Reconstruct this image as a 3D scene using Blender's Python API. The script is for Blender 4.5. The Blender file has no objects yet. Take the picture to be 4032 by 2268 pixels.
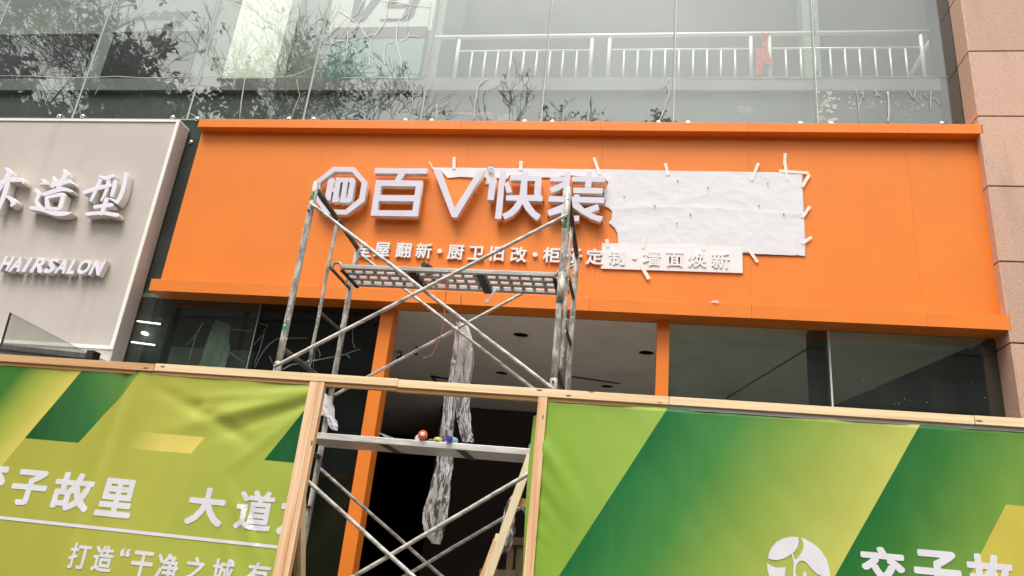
import bpy, bmesh, math, random
from mathutils import Vector, Matrix, noise
from mathutils.geometry import tessellate_polygon

S = bpy.context.scene
COL = S.collection
rnd = random.Random(7)

# ------------------------------------------------------------------ camera, sky, sun, exposure
YAW, PITCH, ROLL, FPX = 0.167835030, 0.357508008, -0.101397103, 2943.894
cy, sy, cp, sp, cr, sr = math.cos(YAW), math.sin(YAW), math.cos(PITCH), math.sin(PITCH), math.cos(ROLL), math.sin(ROLL)
RM = Matrix(((cy, -sy, 0), (sy, cy, 0), (0, 0, 1))) @ Matrix(((1, 0, 0), (0, cp, -sp), (0, sp, cp))) @ Matrix(((cr, 0, sr), (0, 1, 0), (-sr, 0, cr)))
CAM = Vector((0, 0, 1.6))
cam = bpy.data.objects.new('camera', bpy.data.cameras.new('camera'))
COL.objects.link(cam)
right, fwd, up = RM.col[0], RM.col[1], RM.col[2]
cam.matrix_world = Matrix(((right.x, up.x, -fwd.x, CAM.x), (right.y, up.y, -fwd.y, CAM.y), (right.z, up.z, -fwd.z, CAM.z), (0, 0, 0, 1)))
cam.data.sensor_width = 36
cam.data.lens = 36 * FPX / 4032
cam.data.clip_end = 2000
cam.data.clip_start = 0.05
S.camera = cam

def at(px, py, Y):
    """photo survey: the place on the plane y = Y seen at pixel (px, py) of the photograph"""
    d = RM @ Vector(((px - 2016) / FPX, 1, -(py - 1134) / FPX))
    return CAM + d * (Y / d.y)

SUN_EL, SUN_AZ = math.radians(62), math.radians(200)   # azimuth measured from +Y clockwise
w = bpy.data.worlds.new('World'); S.world = w; w.use_nodes = True
nt = w.node_tree; nt.nodes.clear()
sky = nt.nodes.new('ShaderNodeTexSky'); sky.sky_type = 'NISHITA'; sky.sun_disc = False
sky.sun_elevation = SUN_EL; sky.sun_rotation = SUN_AZ; sky.air_density = 1.0; sky.dust_density = 6.0; sky.ozone_density = 1.0
hs = nt.nodes.new('ShaderNodeHueSaturation'); hs.inputs['Saturation'].default_value = 0.10
tint = nt.nodes.new('ShaderNodeMix'); tint.data_type = 'RGBA'; tint.blend_type = 'MIX'
tint.inputs['Factor'].default_value = 0.6
tint.inputs['B'].default_value = (8.6, 8.4, 8.1, 1)      # the even grey-white of a closed cloud cover
bg = nt.nodes.new('ShaderNodeBackground'); bg.inputs['Strength'].default_value = 0.1
wo = nt.nodes.new('ShaderNodeOutputWorld')
L = nt.links.new
tcw = nt.nodes.new('ShaderNodeTexCoord'); cn = nt.nodes.new('ShaderNodeTexNoise'); cn.inputs['Scale'].default_value = 2.6; cn.inputs['Detail'].default_value = 7; cn.inputs['Roughness'].default_value = .55
cm_ = nt.nodes.new('ShaderNodeMapRange'); cm_.inputs['From Min'].default_value = .3; cm_.inputs['From Max'].default_value = .7; cm_.inputs['To Min'].default_value = .74; cm_.inputs['To Max'].default_value = 1.22
cv = nt.nodes.new('ShaderNodeVectorMath'); cv.operation = 'SCALE'
L = nt.links.new
L(tcw.outputs['Generated'], cn.inputs['Vector']); L(cn.outputs['Fac'], cm_.inputs['Value']); L(cm_.outputs[0], cv.inputs['Scale'])
L(sky.outputs[0], hs.inputs['Color']); L(hs.outputs[0], tint.inputs['A']); L(tint.outputs['Result'], cv.inputs[0]); L(cv.outputs[0], bg.inputs['Color']); L(bg.outputs[0], wo.inputs[0])

sun = bpy.data.objects.new('sun', bpy.data.lights.new('sun', 'SUN')); COL.objects.link(sun)
sun.data.energy = 1.2; sun.data.angle = math.radians(28); sun.data.color = (1, .97, .93)
sd = Vector((math.sin(SUN_AZ) * math.cos(SUN_EL), math.cos(SUN_AZ) * math.cos(SUN_EL), math.sin(SUN_EL)))
sun.rotation_euler = sd.to_track_quat('Z', 'Y').to_euler(); sun.location = (0, -20, 30)

S.view_settings.view_transform = 'Standard'; S.view_settings.look = 'None'
S.view_settings.gamma = 1; S.view_settings.use_curve_mapping = False
S.view_settings.exposure = 1.17
S.render.engine = 'CYCLES'
S.cycles.use_denoising = True
S.cycles.max_bounces = 12; S.cycles.transparent_max_bounces = 16; S.cycles.diffuse_bounces = 4; S.cycles.glossy_bounces = 5
S.cycles.caustics_reflective = False; S.cycles.caustics_refractive = False
S.cycles.sample_clamp_indirect = 6

# ------------------------------------------------------------------ materials
def M(name, base, rough=.6, metal=0, spec=.5, var=.0, vscale=6, bump=0, bscale=80, var2=None, stretch=(1, 1, 1), coat=0, detail=5, trans=0):
    m = bpy.data.materials.new(name); m.use_nodes = True
    n = m.node_tree; p = n.nodes['Principled BSDF']; l = n.links.new
    p.inputs['Base Color'].default_value = (*base, 1); p.inputs['Roughness'].default_value = rough
    p.inputs['Metallic'].default_value = metal; p.inputs['Specular IOR Level'].default_value = spec
    p.inputs['Coat Weight'].default_value = coat
    if trans: p.inputs['Transmission Weight'].default_value = trans
    tc = n.nodes.new('ShaderNodeTexCoord'); mp = n.nodes.new('ShaderNodeMapping'); mp.inputs['Scale'].default_value = stretch
    l(tc.outputs['Object'], mp.inputs['Vector'])
    if var:
        t = n.nodes.new('ShaderNodeTexNoise'); t.inputs['Scale'].default_value = vscale; t.inputs['Detail'].default_value = detail
        l(mp.outputs[0], t.inputs['Vector'])
        r = n.nodes.new('ShaderNodeValToRGB'); r.color_ramp.elements[0].position = .35; r.color_ramp.elements[1].position = .65
        c2 = var2 or tuple(c * (1 - var) for c in base)
        r.color_ramp.elements[0].color = (*c2, 1); r.color_ramp.elements[1].color = (*base, 1)
        l(t.outputs['Fac'], r.inputs['Fac']); l(r.outputs[0], p.inputs['Base Color'])
    if bump:
        t = n.nodes.new('ShaderNodeTexNoise'); t.inputs['Scale'].default_value = bscale; t.inputs['Detail'].default_value = 4
        l(mp.outputs[0], t.inputs['Vector'])
        b = n.nodes.new('ShaderNodeBump'); b.inputs['Strength'].default_value = bump; b.inputs['Distance'].default_value = .01
        l(t.outputs['Fac'], b.inputs['Height']); l(b.outputs[0], p.inputs['Normal'])
    return m

def wood(name, axis, a, b, knot=(.09, .04, .02)):
    """sawn softwood: grain runs along one axis, small dark knots and pith streaks"""
    m = bpy.data.materials.new(name); m.use_nodes = True
    n = m.node_tree; p = n.nodes['Principled BSDF']; l = n.links.new
    p.inputs['Roughness'].default_value = .7; p.inputs['Specular IOR Level'].default_value = .3
    tc = n.nodes.new('ShaderNodeTexCoord'); oi = n.nodes.new('ShaderNodeObjectInfo')
    ad = n.nodes.new('ShaderNodeVectorMath'); ad.operation = 'ADD'
    sc = n.nodes.new('ShaderNodeVectorMath'); sc.operation = 'SCALE'; sc.inputs['Scale'].default_value = 37
    l(oi.outputs['Random'], sc.inputs[0]); l(tc.outputs['Object'], ad.inputs[0]); l(sc.outputs[0], ad.inputs[1])
    mp = n.nodes.new('ShaderNodeMapping'); mp.inputs['Scale'].default_value = tuple(1.2 if i == axis else 38 for i in range(3))
    l(ad.outputs[0], mp.inputs['Vector'])
    t = n.nodes.new('ShaderNodeTexNoise'); t.inputs['Scale'].default_value = 1; t.inputs['Detail'].default_value = 6; t.inputs['Distortion'].default_value = .6
    l(mp.outputs[0], t.inputs['Vector'])
    r = n.nodes.new('ShaderNodeValToRGB'); r.color_ramp.elements[0].position = .33; r.color_ramp.elements[1].position = .62
    r.color_ramp.elements[0].color = (*b, 1); r.color_ramp.elements[1].color = (*a, 1); l(t.outputs['Fac'], r.inputs['Fac'])
    mk = n.nodes.new('ShaderNodeMapping'); mk.inputs['Scale'].default_value = tuple(5.5 if i == axis else 17 for i in range(3))
    l(ad.outputs[0], mk.inputs['Vector'])
    v = n.nodes.new('ShaderNodeTexVoronoi'); v.inputs['Scale'].default_value = 1; l(mk.outputs[0], v.inputs['Vector'])
    kr = n.nodes.new('ShaderNodeValToRGB'); kr.color_ramp.elements[0].position = .05; kr.color_ramp.elements[0].color = (1, 1, 1, 1)
    kr.color_ramp.elements[1].position = .12; kr.color_ramp.elements[1].color = (0, 0, 0, 1); l(v.outputs['Distance'], kr.inputs['Fac'])
    mx = n.nodes.new('ShaderNodeMix'); mx.data_type = 'RGBA'; mx.inputs['B'].default_value = (*knot, 1)
    l(kr.outputs[0], mx.inputs['Factor']); l(r.outputs[0], mx.inputs['A']); l(mx.outputs['Result'], p.inputs['Base Color'])
    bp = n.nodes.new('ShaderNodeBump'); bp.inputs['Strength'].default_value = .25; bp.inputs['Distance'].default_value = .004
    l(t.outputs['Fac'], bp.inputs['Height']); l(bp.outputs[0], p.inputs['Normal'])
    return m

def weathered_steel(name, axis, dark=.16, light=.42):
    """galvanised tube, dulled and spattered with pale mortar"""
    m = bpy.data.materials.new(name); m.use_nodes = True
    n = m.node_tree; p = n.nodes['Principled BSDF']; l = n.links.new
    tc = n.nodes.new('ShaderNodeTexCoord')
    mp = n.nodes.new('ShaderNodeMapping'); mp.inputs['Scale'].default_value = tuple(.35 if i == axis else 1 for i in range(3))
    l(tc.outputs['Object'], mp.inputs['Vector'])
    t = n.nodes.new('ShaderNodeTexNoise'); t.inputs['Scale'].default_value = 26; t.inputs['Detail'].default_value = 8; t.inputs['Roughness'].default_value = .65
    l(mp.outputs[0], t.inputs['Vector'])
    r = n.nodes.new('ShaderNodeValToRGB'); e = r.color_ramp.elements
    e[0].position = .34; e[0].color = (dark * .8, dark * .7, dark * .58, 1); e[1].position = .60; e[1].color = (light, light * .95, light * .86, 1)
    x = e.new(.46); x.color = (dark * 1.5, dark * 1.45, dark * 1.3, 1)
    l(t.outputs['Fac'], r.inputs['Fac']); l(r.outputs[0], p.inputs['Base Color'])
    p.inputs['Metallic'].default_value = .15; p.inputs['Roughness'].default_value = .52
    b = n.nodes.new('ShaderNodeBump'); b.inputs['Strength'].default_value = .5; b.inputs['Distance'].default_value = .006
    l(t.outputs['Fac'], b.inputs['Height']); l(b.outputs[0], p.inputs['Normal'])
    return m

def glass(name, refl, tint_, dust, dustcol=(.5, .52, .48)):
    """pane surface: clear tinted glass with a mirror coating and a film of dust"""
    m = bpy.data.materials.new(name); m.use_nodes = True
    n = m.node_tree; n.nodes.clear(); l = n.links.new
    o = n.nodes.new('ShaderNodeOutputMaterial')
    tr = n.nodes.new('ShaderNodeBsdfTransparent'); tr.inputs[0].default_value = (*tint_, 1)
    gl = n.nodes.new('ShaderNodeBsdfGlossy'); gl.inputs['Roughness'].default_value = 0.0; gl.inputs['Color'].default_value = (.97, 1, .975, 1)
    df = n.nodes.new('ShaderNodeBsdfDiffuse'); df.inputs[0].default_value = (*dustcol, 1)
    a = n.nodes.new('ShaderNodeMixShader'); a.inputs[0].default_value = refl
    b = n.nodes.new('ShaderNodeMixShader')
    tc = n.nodes.new('ShaderNodeNewGeometry'); mp = n.nodes.new('ShaderNodeMapping'); mp.inputs['Scale'].default_value = (1.2, 1, .35)
    t = n.nodes.new('ShaderNodeTexNoise'); t.inputs['Scale'].default_value = 2.2; t.inputs['Detail'].default_value = 7; t.inputs['Roughness'].default_value = .6
    mr = n.nodes.new('ShaderNodeMapRange'); mr.inputs['From Min'].default_value = .38; mr.inputs['From Max'].default_value = .75
    mr.inputs['To Min'].default_value = dust * .5; mr.inputs['To Max'].default_value = dust * 2.2
    l(tc.outputs['Position'], mp.inputs['Vector']); l(mp.outputs[0], t.inputs['Vector']); l(t.outputs['Fac'], mr.inputs['Value'])
    w_ = n.nodes.new('ShaderNodeTexNoise'); w_.inputs['Scale'].default_value = .9; w_.inputs['Detail'].default_value = 1; l(tc.outputs['Position'], w_.inputs['Vector'])
    bp = n.nodes.new('ShaderNodeBump'); bp.inputs['Strength'].default_value = .35; bp.inputs['Distance'].default_value = .008; l(w_.outputs['Fac'], bp.inputs['Height']); l(bp.outputs[0], gl.inputs['Normal'])
    l(tr.outputs[0], a.inputs[1]); l(gl.outputs[0], a.inputs[2]); l(a.outputs[0], b.inputs[1]); l(df.outputs[0], b.inputs[2])
    l(mr.outputs[0], b.inputs[0]); l(b.outputs[0], o.inputs[0])
    return m

def film(name, alpha, col=(.9, .88, .87), streak=30, rough=.22, zs=.16):
    """thin crumpled polythene: mostly see-through, milky along its fine creases"""
    m = bpy.data.materials.new(name); m.use_nodes = True
    n = m.node_tree; n.nodes.clear(); l = n.links.new
    o = n.nodes.new('ShaderNodeOutputMaterial')
    tr = n.nodes.new('ShaderNodeBsdfTransparent'); p = n.nodes.new('ShaderNodeBsdfPrincipled')
    p.inputs['Base Color'].default_value = (*col, 1); p.inputs['Roughness'].default_value = rough; p.inputs['Specular IOR Level'].default_value = .8
    tc = n.nodes.new('ShaderNodeTexCoord'); mp = n.nodes.new('ShaderNodeMapping'); mp.inputs['Scale'].default_value = (1, 1, zs)
    t = n.nodes.new('ShaderNodeTexNoise'); t.inputs['Scale'].default_value = streak; t.inputs['Detail'].default_value = 3; t.inputs['Distortion'].default_value = .9
    ab = n.nodes.new('ShaderNodeMath'); ab.operation = 'SUBTRACT'; ab.inputs[1].default_value = .5
    a2 = n.nodes.new('ShaderNodeMath'); a2.operation = 'ABSOLUTE'
    r = n.nodes.new('ShaderNodeValToRGB'); r.color_ramp.elements[0].position = .0; r.color_ramp.elements[1].position = .07
    hi, lo = min(1, alpha * 2.2), alpha * .22
    r.color_ramp.elements[0].color = (hi, hi, hi, 1); r.color_ramp.elements[1].color = (lo, lo, lo, 1)
    mx = n.nodes.new('ShaderNodeMixShader')
    l(tc.outputs['Object'], mp.inputs['Vector']); l(mp.outputs[0], t.inputs['Vector']); l(t.outputs['Fac'], ab.inputs[0]); l(ab.outputs[0], a2.inputs[0]); l(a2.outputs[0], r.inputs['Fac']); l(r.outputs[0], mx.inputs[0])
    l(tr.outputs[0], mx.inputs[1]); l(p.outputs[0], mx.inputs[2]); l(mx.outputs[0], o.inputs[0])
    return m

def emis(name, col, s):
    m = bpy.data.materials.new(name); m.use_nodes = True; p = m.node_tree.nodes['Principled BSDF']
    p.inputs['Base Color'].default_value = (*col, 1); p.inputs['Emission Color'].default_value = (*col, 1); p.inputs['Emission Strength'].default_value = s
    return m

ORANGE = M('orange_coated_aluminium', (.87, .228, .024), .46, var=.09, vscale=1.1, bump=.22, bscale=1.6, spec=.4)
ACRYL = M('white_acrylic', (.70, .655, .74), .35, var=.06, vscale=4)
ACRYL_SIDE = M('white_letter_return', (.74, .70, .66), .5)
WHITE = M('white_foam_board', (.84, .80, .79), .55, var=.03, vscale=9)
PAPER = M('white_paper', (.77, .745, .77), .8, var=.03, vscale=5, bump=.15, bscale=14)
TAPE = M('masking_tape', (.86, .82, .72), .7, var=.1, vscale=30)
BEIGE = M('beige_render', (.61, .54, .485), .85, var=.09, vscale=1.3, bump=.25, bscale=140)
TRIM = M('cream_trim', (.88, .87, .80), .5)
SALON = M('white_letter_face', (.84, .81, .90), .3)
GRANITE = M('pink_granite', (.68, .425, .31), .6, var=.3, vscale=60, bump=.2, bscale=60, var2=(.53, .335, .24))
JOINTM = M('black_joint', (.012, .011, .011), .7)
BLACK = M('black_plastic', (.02, .02, .022), .4)
DARKMETAL = M('dark_metal', (.05, .05, .05), .45, metal=.5)
STEEL = weathered_steel('weathered_scaffold_steel_upright', 2, .20, .62)
STEELX = weathered_steel('weathered_scaffold_steel_level', 0, .30, .72)
RUSTY = weathered_steel('dull_rusty_steel', 1, .045, .13)
PLANKM = M('galvanised_sheet', (.46, .455, .45), .42, metal=.45, var=.35, vscale=14, stretch=(.5, 3, 3), bump=.15, bscale=30)
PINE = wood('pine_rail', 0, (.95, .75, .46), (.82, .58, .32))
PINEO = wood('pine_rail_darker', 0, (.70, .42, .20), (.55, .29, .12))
PINEZ = wood('pine_post', 2, (.92, .64, .40), (.70, .38, .18))
PALEZ = wood('pale_timber', 2, (.92, .78, .52), (.84, .66, .40))
OLDWOOD = wood('old_timber', 2, (.22, .16, .10), (.12, .08, .05))
GLASSM = glass('coated_glass', .105, (.92, .945, .925), .012)
GLASSD = glass('shopfront_glass', .10, (.80, .86, .82), .028, (.30, .33, .28))
GLASSK = glass('shopfront_glass_dimmed', .05, (.6, .64, .62), .008, (.30, .33, .28))  # same shopfront glass, darkened in the material so one pane mirrors almost black
SPAND = M('dark_spandrel_glass', (.045, .066, .061), .08, spec=1.0, var=.5, vscale=3)
SEAL = M('dried_white_sealant', (.72, .74, .70), .7)
RESID = glass('thin_residue', 0, (1, 1, 1), .22, (.8, .8, .74))
SPLASH = glass('thin_splash', 0, (1, 1, 1), .36, (.85, .85, .78))
SEALS = M('soft_sealant', (.46, .48, .44), .8)
SEALG = M('grey_silicone_joint', (.30, .32, .30), .6)
SEALD = M('dull_green_sealant', (.15, .18, .145), .7)
INOX = M('stainless_steel', (.92, .92, .88), .3, metal=.15)
WALLG = M('grey_painted_wall', (.065, .067, .062), .8, var=.25, vscale=.8)
WALLL = M('light_painted_wall', (.22, .255, .225), .8, var=.08, vscale=.8)
COLW = M('white_painted_column', (.80, .84, .70), .7)
SLABM = M('pale_concrete_slab', (.27, .275, .255), .85, var=.15, vscale=3)
SPLIT = M('grey_plaster', (.13, .145, .13), .85, var=.25, vscale=1.4)
DARKW = M('dark_window', (.006, .006, .008), .3)
GREENW = M('green_glass_screen', (.09, .19, .15), .3)
CEILM = M('taupe_ceiling', (.88, .79, .70), .85, var=.06, vscale=.6)
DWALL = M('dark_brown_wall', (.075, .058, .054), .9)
INDARK = M('interior_dark', (.008, .008, .009), .9)  # near black puts the darkness deep inside the shop into the colour
GROUNDM = M('paving', (.16, .15, .14), .9, var=.2, vscale=2)
ASPH = M('asphalt', (.05, .05, .05), .9, var=.2, vscale=3)
OPPM = M('opposite_facade', (.085, .083, .075), .8, var=.3, vscale=.5)
OPPG = M('opposite_glass', (.02, .025, .03), .15)
BARK = M('bark', (.022, .020, .017), .9, var=.4, vscale=14)
LEAFM = M('dark_leaves', (.014, .022, .014), .7, var=.35, vscale=3)
REDC = M('red_cable', (.50, .08, .05), .5)
REDCLOTH = M('faded_red_cloth', (.78, .16, .12), .85, var=.2, vscale=14)
CHROME = M('polished_steel', (.72, .68, .64), .18, metal=1)

def vary_tone(m, amt):
    """each object its own slightly different tone"""
    n = m.node_tree; p = n.nodes['Principled BSDF']; src = p.inputs['Base Color'].links[0].from_socket
    oi = n.nodes.new('ShaderNodeObjectInfo'); mr = n.nodes.new('ShaderNodeMapRange'); mr.inputs['To Min'].default_value = 1 - amt; mr.inputs['To Max'].default_value = 1 + amt * .5
    h = n.nodes.new('ShaderNodeHueSaturation'); n.links.new(oi.outputs['Random'], mr.inputs['Value']); n.links.new(mr.outputs[0], h.inputs['Value']); n.links.new(src, h.inputs['Color']); n.links.new(h.outputs[0], p.inputs['Base Color'])
def stains(m, col, amt, scale=(1.4, 1, .35), lo=.52, hi=.8):
    """runs of dirt carried down by rain"""
    n = m.node_tree; p = n.nodes['Principled BSDF']; src = p.inputs['Base Color'].links[0].from_socket; l = n.links.new
    g = n.nodes.new('ShaderNodeNewGeometry'); mp = n.nodes.new('ShaderNodeMapping'); mp.inputs['Scale'].default_value = scale; l(g.outputs['Position'], mp.inputs[0])
    t = n.nodes.new('ShaderNodeTexNoise'); t.inputs['Scale'].default_value = 2; t.inputs['Detail'].default_value = 8; t.inputs['Roughness'].default_value = .62; l(mp.outputs[0], t.inputs['Vector'])
    r = n.nodes.new('ShaderNodeMapRange'); r.inputs['From Min'].default_value = lo; r.inputs['From Max'].default_value = hi; r.inputs['To Max'].default_value = amt; l(t.outputs['Fac'], r.inputs['Value'])
    x = n.nodes.new('ShaderNodeMix'); x.data_type = 'RGBA'; x.inputs['B'].default_value = (*col, 1); l(r.outputs[0], x.inputs['Factor']); l(src, x.inputs['A']); l(x.outputs['Result'], p.inputs['Base Color'])
vary_tone(GRANITE, .16); stains(GRANITE, (.34, .22, .16), .6); stains(BEIGE, (.34, .28, .24), .3, (2.2, 1, .3)); stains(ORANGE, (.62, .20, .05), .22, (3.5, 1, .25)); stains(CEILM, (.5, .44, .38), .5, (.8, .8, .8))

# ------------------------------------------------------------------ helpers
class MB:
    def __init__(s): s.v = []; s.f = []; s.sm = []
    def quad(s, *p):
        b = len(s.v); s.v += [Vector(q) for q in p]; s.f.append(tuple(range(b, b + len(p)))); s.sm.append(False); return s
    def box(s, x0, x1, y0, y1, z0, z1):
        b = len(s.v)
        s.v += [Vector((x, y, z)) for x in (x0, x1) for y in (y0, y1) for z in (z0, z1)]
        for f in ((0, 1, 3, 2), (4, 6, 7, 5), (0, 4, 5, 1), (2, 3, 7, 6), (0, 2, 6, 4), (1, 5, 7, 3)):
            s.f.append(tuple(b + i for i in f)); s.sm.append(False)
        return s
    def bar(s, a, b_, wd, hd, upv=(0, 0, 1)):
        """square-cut bar from a to b, width wd across, height hd along upv"""
        a, b_ = Vector(a), Vector(b_); d = (b_ - a).normalized(); u = Vector(upv)
        sd_ = d.cross(u).normalized(); u = sd_.cross(d).normalized()
        b0 = len(s.v)
        for q in (a, b_):
            for i, j in ((-1, -1), (1, -1), (1, 1), (-1, 1)):
                s.v.append(q + sd_ * wd / 2 * i + u * hd / 2 * j)
        for f in ((0, 3, 2, 1), (4, 5, 6, 7), (0, 1, 5, 4), (1, 2, 6, 5), (2, 3, 7, 6), (3, 0, 4, 7)):
            s.f.append(tuple(b0 + i for i in f)); s.sm.append(False)
        return s
    def path(s, pts, r, n=10, cap=True, flat=1.0):
        pts = [Vector(p) for p in pts]; N = len(pts); rr = r if hasattr(r, '__len__') else [r] * N
        b0 = len(s.v); pu = None
        for i, p in enumerate(pts):
            d = (pts[min(i + 1, N - 1)] - pts[max(i - 1, 0)]).normalized()
            if pu is None:
                pu = d.orthogonal().normalized() if abs(d.y) > .9 else d.cross(Vector((0, 1, 0))).normalized()
            u = (pu - d * pu.dot(d)).normalized(); v_ = d.cross(u); pu = u
            for k in range(n):
                a = 2 * math.pi * k / n
                s.v.append(p + u * math.cos(a) * rr[i] + v_ * math.sin(a) * rr[i] * flat)
        for i in range(N - 1):
            for k in range(n):
                s.f.append((b0 + i * n + k, b0 + i * n + (k + 1) % n, b0 + (i + 1) * n + (k + 1) % n, b0 + (i + 1) * n + k)); s.sm.append(n > 4)
        if cap:
            s.f.append(tuple(b0 + k for k in reversed(range(n)))); s.sm.append(False)
            s.f.append(tuple(b0 + (N - 1) * n + k for k in range(n))); s.sm.append(False)
        return s
    def grid(s, fn, nu, nv, smooth=True):
        b0 = len(s.v)
        for j in range(nv + 1):
            for i in range(nu + 1): s.v.append(Vector(fn(i / nu, j / nv)))
        for j in range(nv):
            for i in range(nu):
                a = b0 + j * (nu + 1) + i; s.f.append((a, a + 1, a + nu + 2, a + nu + 1)); s.sm.append(smooth)
        return s
    def mesh(s, name):
        m = bpy.data.meshes.new(name); m.from_pydata([tuple(v) for v in s.v], [], s.f); m.polygons.foreach_set('use_smooth', s.sm); return m

def put(name, mesh, mat, parent=None, bevel=0):
    """link a mesh given in world coordinates, its origin moved to its own middle"""
    vs = mesh.vertices
    if len(vs):
        lo = Vector([min(v.co[i] for v in vs) for i in range(3)]); hi = Vector([max(v.co[i] for v in vs) for i in range(3)])
        c = (lo + hi) / 2
        if parent is None: c.z = lo.z
        mesh.transform(Matrix.Translation(-c))
    else: c = Vector()
    o = bpy.data.objects.new(name, mesh); COL.objects.link(o)
    for mm in (mat if isinstance(mat, (list, tuple)) else [mat]): mesh.materials.append(mm)
    base = Vector()
    q = parent
    while q is not None: base += q.location; q = q.parent
    o.location = c - base; o.parent = parent
    if bevel:
        bv = o.modifiers.new('bevel', 'BEVEL'); bv.width = bevel; bv.segments = 2; bv.limit_method = 'ANGLE'
    return o

def part(name, mb, mat, parent, bevel=0, label=None):
    o = put(name, mb.mesh(name), mat, parent, bevel)
    if label: o['label'] = label
    return o

def thing(name, label, cat, loc=(0, 0, 0), group=None):
    o = bpy.data.objects.new(name, None); COL.objects.link(o); o.location = loc; o.empty_display_size = .1
    o['label'] = label; o['category'] = cat
    if group: o['group'] = group
    return o

def tag(o, label, cat, group=None, kind=None):
    o['label'] = label; o['category'] = cat
    if group: o['group'] = group
    if kind: o['kind'] = kind
    return o

def struct(name, mb, mat, label=None):
    o = put(name, mb.mesh(name), mat); o['kind'] = 'structure'
    if label: o['label'] = label
    return o

def shape(loops, Y, thick, back_to=None, off=0, bevel=0):
    """flat outline(s) in world (X, Z) -> solid plate whose front lies at y = Y and back at y = Y + thick"""
    c = bpy.data.curves.new('outline', 'CURVE'); c.dimensions = '2D'; c.fill_mode = 'BOTH'; c.extrude = thick / 2; c.offset = off
    if bevel: c.bevel_depth = bevel; c.bevel_resolution = 1; c.extrude = max(.0001, thick / 2 - bevel); c.offset = off - bevel
    for lp in loops:
        sp_ = c.splines.new('POLY'); sp_.points.add(len(lp) - 1); sp_.use_cyclic_u = True
        for q, p in zip(sp_.points, lp): q.co = (p[0], p[1], 0, 1)
    o = bpy.data.objects.new('outline', c); COL.objects.link(o)
    m = bpy.data.meshes.new_from_object(o.evaluated_get(bpy.context.evaluated_depsgraph_get()))
    bpy.data.objects.remove(o); bpy.data.curves.remove(c)
    m.materials.clear()
    m.transform(Matrix(((1, 0, 0, 0), (0, 0, -1, Y + thick / 2), (0, 1, 0, 0), (0, 0, 0, 1))))
    return m

GL = {}
def glyph(ch, off=0.0, bold=0.0, extr=.5, bevel=0, shear=0):
    """mesh of one character of the built-in font in its own plane, extruded +-1/2"""
    key = (ch, off, shear, bold)
    if key not in GL:
        t = bpy.data.curves.new('glyph', 'FONT'); t.body = ch; t.offset = off; t.extrude = .5; t.shear = shear; t.resolution_u = 3
        o = bpy.data.objects.new('glyph', t); COL.objects.link(o)
        dg = bpy.context.evaluated_depsgraph_get()
        m = bpy.data.meshes.new_from_object(o.evaluated_get(dg)); m.materials.clear()
        loops = []
        cu = o.to_curve(dg)
        for sp_ in cu.splines:
            P = []
            if sp_.type == 'BEZIER':
                bp = sp_.bezier_points; n = len(bp)
                for i in range(n):
                    a, b_ = bp[i], bp[(i + 1) % n]
                    for k in range(3):
                        u = k / 3; P.append(((1 - u) ** 3) * a.co + 3 * u * (1 - u) ** 2 * a.handle_right + 3 * u * u * (1 - u) * b_.handle_left + u ** 3 * b_.co)
            else: P = [Vector(p.co[:3]) for p in sp_.points]
            loops.append([(p.x, p.y) for p in P])
        o.to_curve_clear(); bpy.data.objects.remove(o)
        if bold:
            # heavier weight: the outline swept round a small ring, each copy a hair behind the last
            co = [v.co.copy() for v in m.vertices]; fc = [tuple(p.vertices) for p in m.polygons]; V, F = [], []
            for k, (dx_, dz_) in enumerate([(-.8, -.82), (.84, -.78), (.79, .8), (-.83, .77), (.05, -.96), (-.04, .93), (.98, .03), (-.95, -.05), (0, 0)]):
                d = Vector((dx_, dz_, 0)) * bold
                b0 = len(V); V += [tuple(c + d + Vector((0, 0, -.004 * k if c.z > 0 else .004 * k))) for c in co]; F += [tuple(b0 + i for i in f) for f in fc]
            m = bpy.data.meshes.new('glyph'); m.from_pydata(V, [], F)
        GL[key] = (m, loops)
    return GL[key]

def fit_glyph(ch, x0, x1, z0, z1, Y, thick, off=.02, shear=0):
    # off = extra stroke weight
    """character stretched to the box x0..x1, z0..z1 of the plane y = Y (front face)"""
    src, _ = glyph(ch, 0, off, shear=shear); m = src.copy()
    xs = [v.co.x for v in m.vertices]; ys = [v.co.y for v in m.vertices]
    ax, bx_, ay, by = min(xs), max(xs), min(ys), max(ys)
    for v in m.vertices:
        x, y, z = v.co
        v.co = ((x - ax) / (bx_ - ax) * (x1 - x0) + x0, Y + thick * (.5 - z), (y - ay) / (by - ay) * (z1 - z0) + z0)
    return m

def two_tone(m, front, side):
    """front faces of a sign letter one material, its returns the other"""
    m.materials.clear()
    for p in m.polygons: p.material_index = 0 if p.normal.y < -.7 else 1
    return [front, side]

def crop(ox, oy, s): return lambda x, y: (ox + x / s, oy + y / s)
def pl(pts, Y, c=None):
    """outline given in photo pixels -> (X, Z) on plane y = Y"""
    r = []
    for p in pts:
        q = c(*p) if c else p
        a = at(q[0], q[1], Y); r.append((a.x, a.z))
    return r

def smooth_loop(p, it=2):
    for _ in range(it):
        q = []
        for i in range(len(p)):
            a, b_ = p[i], p[(i + 1) % len(p)]
            q += [(a[0] * .75 + b_[0] * .25, a[1] * .75 + b_[1] * .25), (a[0] * .25 + b_[0] * .75, a[1] * .25 + b_[1] * .75)]
        p = q
    return p

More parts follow.
